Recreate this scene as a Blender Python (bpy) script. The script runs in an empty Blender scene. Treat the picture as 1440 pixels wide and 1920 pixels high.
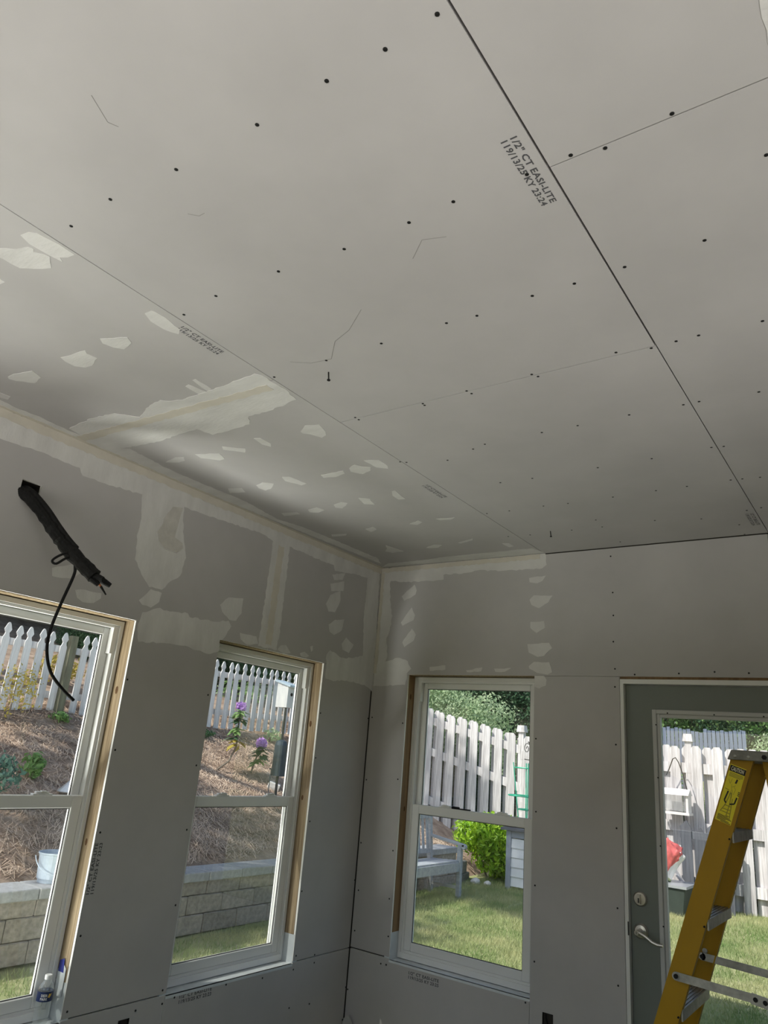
import bpy, bmesh, math, random
import numpy as np
from mathutils import Vector, Matrix
from mathutils.geometry import delaunay_2d_cdt
random.seed(7)
RNG = np.random.default_rng(11)
SC = bpy.context.scene
COL = SC.collection

# ------------------------------------------------------------------ camera
def setup_camera():
    cd = bpy.data.cameras.new('camera')
    cd.sensor_fit = 'VERTICAL'; cd.sensor_height = 36.0; cd.sensor_width = 27.0
    cd.lens = 1358.5158 * 36.0 / 1920.0
    cd.clip_start = 0.05; cd.clip_end = 300
    co = bpy.data.objects.new('camera', cd); COL.objects.link(co)
    y, p, r = (math.radians(a) for a in (-36.6223, 18.3987, 4.859))
    fw = Vector((math.sin(y)*math.cos(p), math.cos(y)*math.cos(p), math.sin(p)))
    rt = Vector((math.cos(y), -math.sin(y), 0)); up = rt.cross(fw)
    R = rt*math.cos(r) + up*math.sin(r); U = -rt*math.sin(r) + up*math.cos(r)
    m = Matrix((R, U, -fw)).transposed().to_4x4()
    m.translation = Vector((2.9571, -4.0127, 1.5424))
    co.matrix_world = m
    SC.camera = co
setup_camera()

# ------------------------------------------------------------------ world, sun, fill lamps outside the openings, exposure
SUN_DIR = Vector((-0.28, -0.58, 0.765)).normalized()      # towards the sun
SUN_STRENGTH = 5.2
SKY_STRENGTH = 0.2
REAR_FILL = 1090.0
LEFT_FILL = 520.0
RIGHT_FILL = 620.0
SC.view_settings.view_transform = 'Standard'
SC.view_settings.look = 'None'
SC.view_settings.gamma = 1.0
SC.view_settings.use_curve_mapping = False
SC.view_settings.exposure = 0.0

def setup_light():
    w = bpy.data.worlds.new('sky'); SC.world = w; w.use_nodes = True
    nt = w.node_tree; bg = nt.nodes['Background']
    sky = nt.nodes.new('ShaderNodeTexSky'); sky.sky_type = 'NISHITA'
    sky.sun_disc = False; sky.sun_elevation = math.asin(SUN_DIR.z)
    sky.sun_rotation = math.atan2(SUN_DIR.x, SUN_DIR.y)
    sky.air_density = 1.2; sky.dust_density = 1.5
    nt.links.new(sky.outputs[0], bg.inputs[0]); bg.inputs[1].default_value = SKY_STRENGTH
    l = bpy.data.lights.new('sun', 'SUN'); l.energy = SUN_STRENGTH; l.angle = math.radians(0.6); l.color = (1.0, 0.95, 0.87)
    o = bpy.data.objects.new('sun', l); COL.objects.link(o)
    o.rotation_euler = SUN_DIR.to_track_quat('Z', 'Y').to_euler(); o.location = (-8, -16, 20)
    def area(name, loc, sx, sy, direction, watts, color):
        a = bpy.data.lights.new(name, 'AREA'); a.shape = 'RECTANGLE'; a.size = sx; a.size_y = sy; a.energy = watts; a.color = color
        ob = bpy.data.objects.new(name, a); COL.objects.link(ob); ob.location = loc
        ob.rotation_euler = Vector(direction).to_track_quat('-Z', 'Z').to_euler()
    # added fill lamps on the ground outside, boosting bounce through the openings
    area('rear_fill_lamp', (3.2, -8.7, -0.06), 6.0, 4.4, (0, 0.0, 1), REAR_FILL, (1.0, 0.96, 0.95))
    area('left_fill_lamp', (-0.64, -4.1, -0.06), 0.9, 2.8, (0, 0, 1), LEFT_FILL, (1.0, 0.98, 0.93))
    area('right_fill_lamp', (9.0, -3.2, -0.06), 6.0, 4.0, (0, 0, 1), RIGHT_FILL, (1.0, 0.965, 0.96))
setup_light()

ZC, ZH, ZJ, ZF = 2.78, 2.043, 0.42, -0.12      # ceiling, window and door heads, lower sheet joint, floor

# ------------------------------------------------------------------ materials
def mat(name, col, rough=0.7, metal=0.0, var=0.0, scale=8.0, stretch=(1, 1, 1), col2=None, bump=0.0, bscale=60.0, rand=0.0, spec=0.3, trans=0.0, detail=4.0, coords='Object'):
    m = bpy.data.materials.new(name); m.use_nodes = True
    nt = m.node_tree; b = nt.nodes['Principled BSDF']
    b.inputs['Roughness'].default_value = rough; b.inputs['Metallic'].default_value = metal
    b.inputs['Specular IOR Level'].default_value = spec
    N = nt.nodes.new; L = nt.links.new
    c4 = (*col, 1)
    b.inputs['Base Color'].default_value = c4
    m.diffuse_color = c4
    out = None
    tc = mp = None
    if var > 0 or col2 or bump > 0:
        tc = N('ShaderNodeTexCoord'); mp = N('ShaderNodeMapping'); mp.inputs['Scale'].default_value = stretch
        L(tc.outputs[coords], mp.inputs[0])
    if var > 0 or col2:
        nz = N('ShaderNodeTexNoise'); nz.inputs['Scale'].default_value = scale; nz.inputs['Detail'].default_value = detail
        nz.inputs['Roughness'].default_value = 0.6
        L(mp.outputs[0], nz.inputs['Vector'])
        rp = N('ShaderNodeValToRGB')
        a = col if col2 else tuple(max(0, c*(1-var)) for c in col)
        z = col2 if col2 else tuple(min(1, c*(1+var)) for c in col)
        rp.color_ramp.elements[0].position = 0.32; rp.color_ramp.elements[1].position = 0.68
        rp.color_ramp.elements[0].color = (*a, 1); rp.color_ramp.elements[1].color = (*z, 1)
        L(nz.outputs['Fac'], rp.inputs[0]); out = rp.outputs[0]
        L(out, b.inputs['Base Color'])
    if rand > 0:
        oi = N('ShaderNodeObjectInfo'); mr = N('ShaderNodeMapRange')
        mr.inputs['To Min'].default_value = 1-rand; mr.inputs['To Max'].default_value = 1+rand
        L(oi.outputs['Random'], mr.inputs['Value'])
        hs = N('ShaderNodeHueSaturation'); L(mr.outputs[0], hs.inputs['Value'])
        if out: L(out, hs.inputs['Color'])
        else: hs.inputs['Color'].default_value = c4
        L(hs.outputs[0], b.inputs['Base Color'])
    if bump > 0:
        n2 = N('ShaderNodeTexNoise'); n2.inputs['Scale'].default_value = bscale; n2.inputs['Detail'].default_value = 6
        L(mp.outputs[0], n2.inputs['Vector'])
        bp = N('ShaderNodeBump'); bp.inputs['Strength'].default_value = bump; bp.inputs['Distance'].default_value = 0.01
        L(n2.outputs['Fac'], bp.inputs['Height']); L(bp.outputs[0], b.inputs['Normal'])
    if trans > 0:
        tr = N('ShaderNodeBsdfTranslucent'); mx = N('ShaderNodeMixShader'); mx.inputs[0].default_value = trans
        src = b.inputs['Base Color'].links[0].from_socket if b.inputs['Base Color'].links else None
        if src: L(src, tr.inputs['Color'])
        else: tr.inputs['Color'].default_value = c4
        o = nt.nodes['Material Output']
        L(b.outputs[0], mx.inputs[1]); L(tr.outputs[0], mx.inputs[2]); L(mx.outputs[0], o.inputs[0])
    return m

def glass_mat(name, tint, refl=0.05, haze=0.0, hazecol=(0.6, 0.6, 0.6)):
    """thin pane: straight transmission plus a mirror reflection that grows towards grazing angles"""
    m = bpy.data.materials.new(name); m.use_nodes = True
    nt = m.node_tree; N = nt.nodes.new; L = nt.links.new
    nt.nodes.remove(nt.nodes['Principled BSDF'])
    t = N('ShaderNodeBsdfTransparent'); t.inputs[0].default_value = (*tint, 1)
    g = N('ShaderNodeBsdfGlossy'); g.inputs['Roughness'].default_value = 0.0; g.inputs[0].default_value = (1, 1, 1, 1)
    lw = N('ShaderNodeLayerWeight'); lw.inputs[0].default_value = 0.5
    p = N('ShaderNodeMath'); p.operation = 'POWER'; p.inputs[1].default_value = 5
    L(lw.outputs['Facing'], p.inputs[0])
    ma = N('ShaderNodeMath'); ma.operation = 'MULTIPLY_ADD'; ma.inputs[1].default_value = 1-refl; ma.inputs[2].default_value = refl
    L(p.outputs[0], ma.inputs[0])
    mx = N('ShaderNodeMixShader'); L(ma.outputs[0], mx.inputs[0]); L(t.outputs[0], mx.inputs[1]); L(g.outputs[0], mx.inputs[2])
    last = mx.outputs[0]
    if haze > 0:
        d = N('ShaderNodeBsdfDiffuse'); d.inputs[0].default_value = (*hazecol, 1)
        m2 = N('ShaderNodeMixShader'); m2.inputs[0].default_value = haze; L(last, m2.inputs[1]); L(d.outputs[0], m2.inputs[2]); last = m2.outputs[0]
    L(last, nt.nodes['Material Output'].inputs[0])
    m.diffuse_color = (*tint, 0.3)
    return m

M = {}
M['paper'] = mat('drywall_paper', (0.455, 0.44, 0.437), 0.9, var=0.05, scale=2.2, bump=0.02, bscale=300, spec=0.15)
M['mud'] = mat('joint_compound', (0.57, 0.56, 0.548), 0.85, col2=(0.67, 0.66, 0.645), scale=4, stretch=(1, 3, 1), detail=7, bump=0.15, bscale=40, spec=0.15)
M['torn'] = mat('torn_paper', (0.53, 0.51, 0.48), 0.9, var=0.1, scale=20, spec=0.1)
M['tape'] = mat('paper_tape', (0.58, 0.545, 0.48), 0.9, var=0.05, scale=12, spec=0.1)
M['scuff'] = mat('pencil_mark', (0.27, 0.26, 0.25), 0.9, spec=0.1)
M['gypsum'] = mat('gypsum_edge', (0.8, 0.79, 0.76), 0.9, spec=0.1)
M['framing'] = mat('wall_core', (0.05, 0.045, 0.04), 0.95, var=0.2, scale=5, spec=0.05)
M['siding'] = mat('house_siding', (0.62, 0.63, 0.63), 0.7, var=0.05)
M['screwm'] = mat('black_screw', (0.01, 0.01, 0.01), 0.6, spec=0.3)
M['ink'] = mat('printed_ink', (0.09, 0.09, 0.095), 0.8, spec=0.1)
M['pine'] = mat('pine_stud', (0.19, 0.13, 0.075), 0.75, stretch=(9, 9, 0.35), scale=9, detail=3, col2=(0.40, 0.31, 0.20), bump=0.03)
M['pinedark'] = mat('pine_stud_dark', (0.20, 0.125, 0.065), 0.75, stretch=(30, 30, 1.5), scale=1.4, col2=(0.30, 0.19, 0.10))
M['capalu'] = mat('dull_cap_metal', (0.22, 0.22, 0.21), 0.6, 0.3, var=0.2, scale=30, bump=0.05)
M['knot'] = mat('wood_knot', (0.10, 0.05, 0.02), 0.8, var=0.2, scale=60)
M['vinyl'] = mat('white_vinyl', (0.74, 0.745, 0.74), 0.4, spec=0.4)
M['weather'] = mat('grey_gasket', (0.10, 0.10, 0.10), 0.7)
M['flash'] = mat('flashing_membrane', (0.62, 0.66, 0.68), 0.55, var=0.06, scale=14)
M['blueink'] = mat('blue_print', (0.02, 0.03, 0.22), 0.6)
M['glass'] = glass_mat('window_glass', (0.965, 0.985, 0.975), 0.03)
M['doorglass'] = glass_mat('door_glass', (0.97, 0.98, 0.98), 0.03)
M['screen'] = glass_mat('insect_mesh', (0.86, 0.87, 0.87), 0.0, 0.20, (0.15, 0.155, 0.16))
M['doorleaf'] = mat('grey_green_door', (0.175, 0.195, 0.18), 0.45, var=0.03, scale=3, spec=0.4)
M['doorframe'] = mat('door_jamb_white', (0.72, 0.72, 0.70), 0.5)
M['litef'] = mat('lite_frame_plastic', (0.50, 0.51, 0.51), 0.45)
M['nickel'] = mat('satin_nickel', (0.55, 0.53, 0.50), 0.3, 1.0)
M['nickeldark'] = mat('dark_keyway', (0.04, 0.04, 0.04), 0.5)
M['yellow'] = mat('yellow_fibreglass', (0.36, 0.205, 0.005), 0.5, var=0.05, scale=12, stretch=(1, 1, 0.3), spec=0.3)
M['alu'] = mat('worn_aluminium', (0.42, 0.42, 0.41), 0.5, 0.75, var=0.2, scale=30, bump=0.05)
M['black'] = mat('black_rubber', (0.010, 0.010, 0.011), 0.6, spec=0.2)
M['labely'] = mat('label_yellow', (0.72, 0.62, 0.03), 0.5)
M['labelk'] = mat('label_black', (0.012, 0.012, 0.012), 0.5)
M['labelo'] = mat('label_olive', (0.30, 0.26, 0.03), 0.5)
M['labelw'] = mat('label_cream', (0.8, 0.78, 0.6), 0.5)
M['cable'] = mat('black_cable_wrap', (0.008, 0.008, 0.008), 0.6, var=0.5, scale=60, bump=0.4, bscale=90, spec=0.2)
M['chalk'] = mat('plaster_smear', (0.35, 0.35, 0.34), 0.9, var=0.3, scale=50)
M['copper'] = mat('copper_wire', (0.45, 0.16, 0.07), 0.4, 0.8)
M['cardb'] = mat('scrap_paper_face', (0.40, 0.40, 0.38), 0.9, var=0.06)
M['subfloor'] = mat('plywood_subfloor', (0.13, 0.12, 0.115), 0.85, var=0.2, scale=3)
M['roof'] = mat('roof_shingle', (0.10, 0.10, 0.10), 0.9)
M['soffit'] = mat('white_soffit', (0.7, 0.7, 0.7), 0.7)
M['clear'] = glass_mat('clear_plastic', (0.93, 0.95, 0.95), 0.10, 0.10, (0.85, 0.9, 0.92))
M['cap'] = mat('white_cap', (0.85, 0.86, 0.87), 0.4)
M['navy'] = mat('bottle_label_navy', (0.015, 0.03, 0.11), 0.4, spec=0.5)
M['white'] = mat('white_print', (0.85, 0.86, 0.86), 0.5)
M['gold'] = mat('gold_print', (0.75, 0.5, 0.1), 0.5)
# outdoors
M['fence'] = mat('weathered_fence', (0.80, 0.77, 0.77), 0.85, stretch=(26, 26, 1.3), scale=1.6, col2=(0.40, 0.375, 0.375), bump=0.3, bscale=3, rand=0.10, spec=0.1)
M['fenceshade'] = mat('shade_toned_fence', (0.15, 0.16, 0.18), 0.85, stretch=(22, 22, 1.6), scale=1.5, col2=(0.09, 0.095, 0.11), rand=0.12, spec=0.1)  # darker copy of the fence wood, shade put into the colour
M['picket'] = mat('whitewashed_picket', (0.70, 0.69, 0.70), 0.8, stretch=(25, 25, 2), scale=1.3, col2=(0.50, 0.48, 0.48), rand=0.10, spec=0.1)
M['post'] = mat('mossy_post', (0.20, 0.20, 0.14), 0.9, stretch=(20, 20, 2), scale=1.6, col2=(0.11, 0.10, 0.075), spec=0.1)
M['farfence'] = mat('far_blue_fence', (0.20, 0.24, 0.32), 0.9, stretch=(6, 6, 0.4), scale=1.5, col2=(0.13, 0.16, 0.22), spec=0.05)
M['block'] = mat('wall_block', (0.32, 0.285, 0.25), 0.95, var=0.26, scale=26, bump=0.8, bscale=45, rand=0.13, spec=0.1)
M['capstone'] = mat('cap_block', (0.38, 0.38, 0.39), 0.95, var=0.15, scale=26, bump=0.5, bscale=60, rand=0.08, spec=0.1)
M['soil'] = mat('hill_mulch', (0.22, 0.15, 0.115), 0.95, col2=(0.46, 0.35, 0.27), scale=6, bump=0.8, bscale=30, spec=0.05)
M['straw'] = mat('pine_straw', (0.45, 0.32, 0.23), 0.9, col2=(0.74, 0.58, 0.45), scale=2.2, spec=0.1)
M['lawn'] = mat('lawn_soil', (0.20, 0.25, 0.10), 0.95, col2=(0.46, 0.43, 0.25), scale=1.5, detail=8, bump=0.5, bscale=60, spec=0.05)
M['grass'] = mat('grass_blade', (0.19, 0.30, 0.10), 0.8, col2=(0.58, 0.55, 0.31), scale=1.3, detail=6, trans=0.3, spec=0.1)
M['leafbright'] = mat('bright_leaf', (0.20, 0.42, 0.02), 0.45, col2=(0.42, 0.60, 0.04), scale=9, trans=0.35, spec=0.4)
M['leafmid'] = mat('mid_leaf', (0.13, 0.27, 0.08), 0.6, col2=(0.32, 0.46, 0.18), scale=1.6, trans=0.35, spec=0.3)
M['leafpale'] = mat('pale_leaf', (0.30, 0.43, 0.22), 0.6, col2=(0.60, 0.68, 0.46), scale=2.5, trans=0.4, spec=0.3)
M['leafdark'] = mat('dark_leaf', (0.035, 0.09, 0.045), 0.6, col2=(0.09, 0.18, 0.08), scale=1.3, trans=0.25, spec=0.3)
M['leafblue'] = mat('blue_green_leaf', (0.06, 0.14, 0.11), 0.6, col2=(0.16, 0.26, 0.20), scale=5, trans=0.25)
M['leafyellow'] = mat('yellowing_leaf', (0.42, 0.36, 0.06), 0.6, col2=(0.55, 0.42, 0.12), scale=9, trans=0.35)
M['bark'] = mat('tree_bark', (0.14, 0.11, 0.085), 0.95, stretch=(6, 6, 1), scale=3, col2=(0.24, 0.2, 0.16), bump=0.5, bscale=12)
M['purple'] = mat('lilac_petal', (0.46, 0.24, 0.62), 0.6, col2=(0.62, 0.38, 0.74), scale=60, trans=0.3)
M['bench'] = mat('silvered_teak', (0.40, 0.42, 0.44), 0.8, stretch=(2, 18, 18), scale=1.5, col2=(0.29, 0.31, 0.34), spec=0.15)
M['storew'] = mat('white_lap_siding', (0.66, 0.68, 0.72), 0.6, var=0.03)
M['storeg'] = mat('grey_corner_post', (0.27, 0.30, 0.36), 0.7, var=0.08)
M['lid'] = mat('charcoal_lid', (0.10, 0.11, 0.13), 0.6, var=0.1)
M['terra'] = mat('terracotta', (0.55, 0.27, 0.19), 0.8, var=0.1, scale=20)
M['green'] = mat('green_wire', (0.03, 0.40, 0.25), 0.4)
M['iron'] = mat('black_iron', (0.02, 0.022, 0.022), 0.5)
M['baffle'] = mat('dark_stovepipe', (0.04, 0.055, 0.07), 0.4, 0.3, var=0.1)
M['birdw'] = mat('whitewashed_birdhouse', (0.58, 0.57, 0.55), 0.8, stretch=(14, 14, 2), scale=2, col2=(0.45, 0.45, 0.46))
M['birdroof'] = mat('blue_grey_roof', (0.36, 0.44, 0.50), 0.6, var=0.1)
M['pail'] = mat('pale_blue_pail', (0.58, 0.66, 0.76), 0.4, var=0.08, scale=14, spec=0.5)
M['red'] = mat('red_bag', (0.60, 0.13, 0.12), 0.35, var=0.25, scale=14, bump=0.3, bscale=25, spec=0.5)
M['bagw'] = mat('white_bag', (0.78, 0.76, 0.74), 0.4, var=0.05, scale=14)
M['bagg'] = mat('green_bag', (0.45, 0.50, 0.28), 0.4, var=0.12, scale=14)
M['bin'] = mat('board_shade_dark', (0.05, 0.065, 0.055), 0.6, var=0.15, scale=9)
M['stone'] = mat('pale_stone', (0.6, 0.58, 0.55), 0.9, var=0.15, scale=14)
M['metalpale'] = mat('galvanised_sheet', (0.55, 0.57, 0.60), 0.35, 0.6)
M['feeder'] = mat('cream_feeder', (0.72, 0.69, 0.66), 0.7, var=0.05)

# ------------------------------------------------------------------ mesh builder
class MB:
    def __init__(s): s.v = []; s.f = []; s.mi = []; s.mats = []; s.cur = 0
    def use(s, m):
        if m not in s.mats: s.mats.append(m)
        s.cur = s.mats.index(m); return s
    def face(s, idx): s.f.append(tuple(idx)); s.mi.append(s.cur)
    def box(s, x0, x1, y0, y1, z0, z1):
        return s.hexa([(x0, y0, z0), (x1, y0, z0), (x1, y1, z0), (x0, y1, z0)], [(x0, y0, z1), (x1, y0, z1), (x1, y1, z1), (x0, y1, z1)])
    def hexa(s, bot, top):
        n = len(s.v); s.v += [tuple(p) for p in bot] + [tuple(p) for p in top]
        for q in ((3, 2, 1, 0), (4, 5, 6, 7), (0, 1, 5, 4), (1, 2, 6, 5), (2, 3, 7, 6), (3, 0, 4, 7)): s.face([n+i for i in q])
        return s
    def bar(s, a, b, w, h, up=(0, 0, 1)):
        """rectangular bar from a to b, w across, h along 'up'"""
        a = Vector(a); b = Vector(b); d = (b-a).normalized(); u = Vector(up)
        sd = d.cross(u)
        if sd.length < 1e-4: sd = d.cross(Vector((1, 0, 0)))
        sd.normalize(); u = sd.cross(d).normalized()
        q = lambda p: [p-sd*w/2-u*h/2, p+sd*w/2-u*h/2, p+sd*w/2+u*h/2, p-sd*w/2+u*h/2]
        A = q(a); B = q(b); n = len(s.v); s.v += [tuple(p) for p in A+B]
        for f in ((0, 1, 2, 3), (7, 6, 5, 4), (0, 4, 5, 1), (1, 5, 6, 2), (2, 6, 7, 3), (3, 7, 4, 0)): s.face([n+i for i in f])
        return s
    def prism(s, poly, fn, t0, t1):
        """polygon in the plane, extruded; fn(u, v, t) gives the point"""
        k = len(poly); n = len(s.v)
        s.v += [tuple(fn(u, v, t0)) for u, v in poly] + [tuple(fn(u, v, t1)) for u, v in poly]
        s.face([n+i for i in reversed(range(k))]); s.face([n+k+i for i in range(k)])
        for i in range(k):
            j = (i+1) % k; s.face([n+i, n+j, n+k+j, n+k+i])
        return s
    def tube(s, path, r, n=8, cap=True):
        P = [Vector(p) for p in path]; rr = r if isinstance(r, (list, tuple)) else [r]*len(P)
        base = len(s.v); prev = None
        for i, p in enumerate(P):
            d = (P[min(i+1, len(P)-1)] - P[max(i-1, 0)]).normalized()
            if prev is None:
                a = d.cross(Vector((0, 0, 1)))
                if a.length < 1e-3: a = d.cross(Vector((1, 0, 0)))
            else: a = prev - d*prev.dot(d)
            a.normalize(); prev = a; b = d.cross(a)
            for k in range(n):
                t = 2*math.pi*k/n; s.v.append(tuple(p + (a*math.cos(t)+b*math.sin(t))*rr[i]))
        for i in range(len(P)-1):
            for k in range(n):
                k2 = (k+1) % n
                s.face([base+i*n+k, base+i*n+k2, base+(i+1)*n+k2, base+(i+1)*n+k])
        if cap:
            s.face([base+k for k in reversed(range(n))]); s.face([base+(len(P)-1)*n+k for k in range(n)])
        return s
    def lathe(s, prof, c, n=16, axis='z', capb=True, capt=True):
        base = len(s.v)
        for r, h in prof:
            for k in range(n):
                t = 2*math.pi*k/n; a, b = r*math.cos(t), r*math.sin(t)
                p = (a, b, h) if axis == 'z' else ((a, h, b) if axis == 'y' else (h, a, b))
                s.v.append((c[0]+p[0], c[1]+p[1], c[2]+p[2]))
        for i in range(len(prof)-1):
            for k in range(n):
                k2 = (k+1) % n; s.face([base+i*n+k, base+i*n+k2, base+(i+1)*n+k2, base+(i+1)*n+k])
        if capb: s.face([base+k for k in reversed(range(n))])
        if capt: s.face([base+(len(prof)-1)*n+k for k in range(n)])
        return s
    def quads(s, arr):
        """arr: (n,4,3) numpy"""
        n = len(s.v); s.v += [tuple(map(float, p)) for p in arr.reshape(-1, 3)]
        for i in range(len(arr)): s.face([n+4*i, n+4*i+1, n+4*i+2, n+4*i+3])
        return s
    def mesh(s, name, m=None, smooth=False, origin=(0, 0, 0)):
        me = bpy.data.meshes.new(name); ox, oy, oz = origin
        me.from_pydata([(x-ox, y-oy, z-oz) for x, y, z in s.v], [], s.f)
        for q in (s.mats or [m]): me.materials.append(q)
        if s.mats: me.polygons.foreach_set('material_index', s.mi)
        if smooth: me.polygons.foreach_set('use_smooth', [True]*len(s.f))
        bm = bmesh.new(); bm.from_mesh(me); bmesh.ops.recalc_face_normals(bm, faces=bm.faces); bm.to_mesh(me); bm.free()
        me.update(); return me
    def build(s, name, m=None, parent=None, smooth=False, bevel=0.0, seg=1):
        o_ = wloc(parent)
        me = s.mesh(name, m, smooth, o_)
        if bevel > 0: bevel_mesh(me, bevel, seg)
        return link(name, me, parent)

def bevel_mesh(me, w, seg=1):
    bm = bmesh.new(); bm.from_mesh(me)
    bmesh.ops.bevel(bm, geom=list(bm.edges), offset=w, segments=seg, affect='EDGES', clamp_overlap=True)
    bm.to_mesh(me); bm.free(); me.update()

def wloc(o):
    p = Vector((0, 0, 0))
    while o is not None: p = p + o.location; o = o.parent
    return p
def link(name, me, parent=None):
    o = bpy.data.objects.new(name, me); COL.objects.link(o)
    if parent is not None: o.parent = parent
    return o
def tag(o, label=None, cat=None, group=None, kind=None):
    if label: o['label'] = label
    if cat: o['category'] = cat
    if group: o['group'] = group
    if kind: o['kind'] = kind
    return o
def empty(name, loc, label, cat, group=None, kind=None):
    o = bpy.data.objects.new(name, None); COL.objects.link(o); o.location = loc; o.empty_display_size = 0.1
    return tag(o, label, cat, group, kind)
def place(name, me, parent, loc, rot=None, scale=None):
    """a part that shares mesh data; loc in world coordinates"""
    o = link(name, me, parent); o.location = Vector(loc) - wloc(parent)
    if rot: o.rotation_euler = rot
    if scale: o.scale = scale
    return o
def copy_tree(o, parent=None):
    c = o.copy(); COL.objects.link(c); c.parent = parent
    for ch in [x for x in bpy.data.objects if x.parent == o]: copy_tree(ch, c)
    return c
def np_mesh(name, quads, m, origin=(0, 0, 0), tris=False):
    k = 3 if tris else 4
    a = np.asarray(quads, dtype=np.float32).reshape(-1, 3) - np.array(origin, dtype=np.float32)
    nf = len(a)//k
    me = bpy.data.meshes.new(name); me.vertices.add(len(a)); me.vertices.foreach_set('co', a.ravel())
    me.loops.add(len(a)); me.loops.foreach_set('vertex_index', np.arange(len(a), dtype=np.int32))
    me.polygons.add(nf); me.polygons.foreach_set('loop_start', np.arange(0, len(a), k, dtype=np.int32))
    ms = m if isinstance(m, list) else [m]
    for q in ms: me.materials.append(q)
    me.update(calc_edges=True); me.validate(); return me
def text_geo(s, size, bold=0.0):
    cu = bpy.data.curves.new('lettering', 'FONT'); cu.body = s; cu.size = size; cu.resolution_u = 2; cu.offset = bold; cu.space_character = 1.08
    ob = bpy.data.objects.new('lettering', cu); COL.objects.link(ob)
    bpy.context.view_layer.update()
    me = bpy.data.meshes.new_from_object(ob.evaluated_get(bpy.context.evaluated_depsgraph_get()))
    V = [tuple(v.co) for v in me.vertices]; Fc = [tuple(p.vertices) for p in me.polygons]
    bpy.data.objects.remove(ob); bpy.data.curves.remove(cu); bpy.data.meshes.remove(me)
    return V, Fc
def text_into(mb, s, size, fn, bold=0.0, width=None):
    V, Fc = text_geo(s, size, bold)
    x0 = min(v[0] for v in V); x1 = max(v[0] for v in V); k = (width/(x1-x0)) if width else 1
    n = len(mb.v); mb.v += [tuple(fn((v[0]-x0)*k, v[1])) for v in V]
    for f in Fc: mb.face([n+i for i in f])
    return (x1-x0)*k

def grid_cells(rect, holes):
    u0, u1, v0, v1 = rect
    U = sorted({u0, u1, *[min(max(c, u0), u1) for h in holes for c in h[:2]]}); V = sorted({v0, v1, *[min(max(c, v0), v1) for h in holes for c in h[2:]]})
    filled = {}
    for i in range(len(U)-1):
        for j in range(len(V)-1):
            cu, cv = (U[i]+U[i+1])/2, (V[j]+V[j+1])/2
            filled[i, j] = not any(h[0] < cu < h[1] and h[2] < cv < h[3] for h in holes)
    return U, V, filled
def slab(mb, rect, holes, fn, t0, t1):
    """flat slab with rectangular holes: fn(u, v, t) -> point"""
    U, V, F = grid_cells(rect, holes); nv = len(mb.v); W = len(V)
    for t in (t0, t1):
        for u in U:
            for v in V: mb.v.append(tuple(fn(u, v, t)))
    off = len(U)*W; ix = lambda i, j, k: nv + k*off + i*W + j
    for (i, j), ok in F.items():
        if not ok: continue
        mb.face([ix(i, j, 0), ix(i+1, j, 0), ix(i+1, j+1, 0), ix(i, j+1, 0)]); mb.face([ix(i, j, 1), ix(i, j+1, 1), ix(i+1, j+1, 1), ix(i+1, j, 1)])
        for (di, dj, a, b) in ((-1, 0, (i, j), (i, j+1)), (1, 0, (i+1, j), (i+1, j+1)), (0, -1, (i, j), (i+1, j)), (0, 1, (i, j+1), (i+1, j+1))):
            if not F.get((i+di, j+dj), False): mb.face([ix(*a, 0), ix(*b, 0), ix(*b, 1), ix(*a, 1)])
    return mb
fnL = lambda u, v, t: (t, u, v)      # left wall: u = y, v = z, t = x
fnB = lambda u, v, t: (u, t, v)      # back wall: u = x, v = z, t = y
fnC = lambda u, v, t: (u, v, t)      # ceiling / floor

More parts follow.
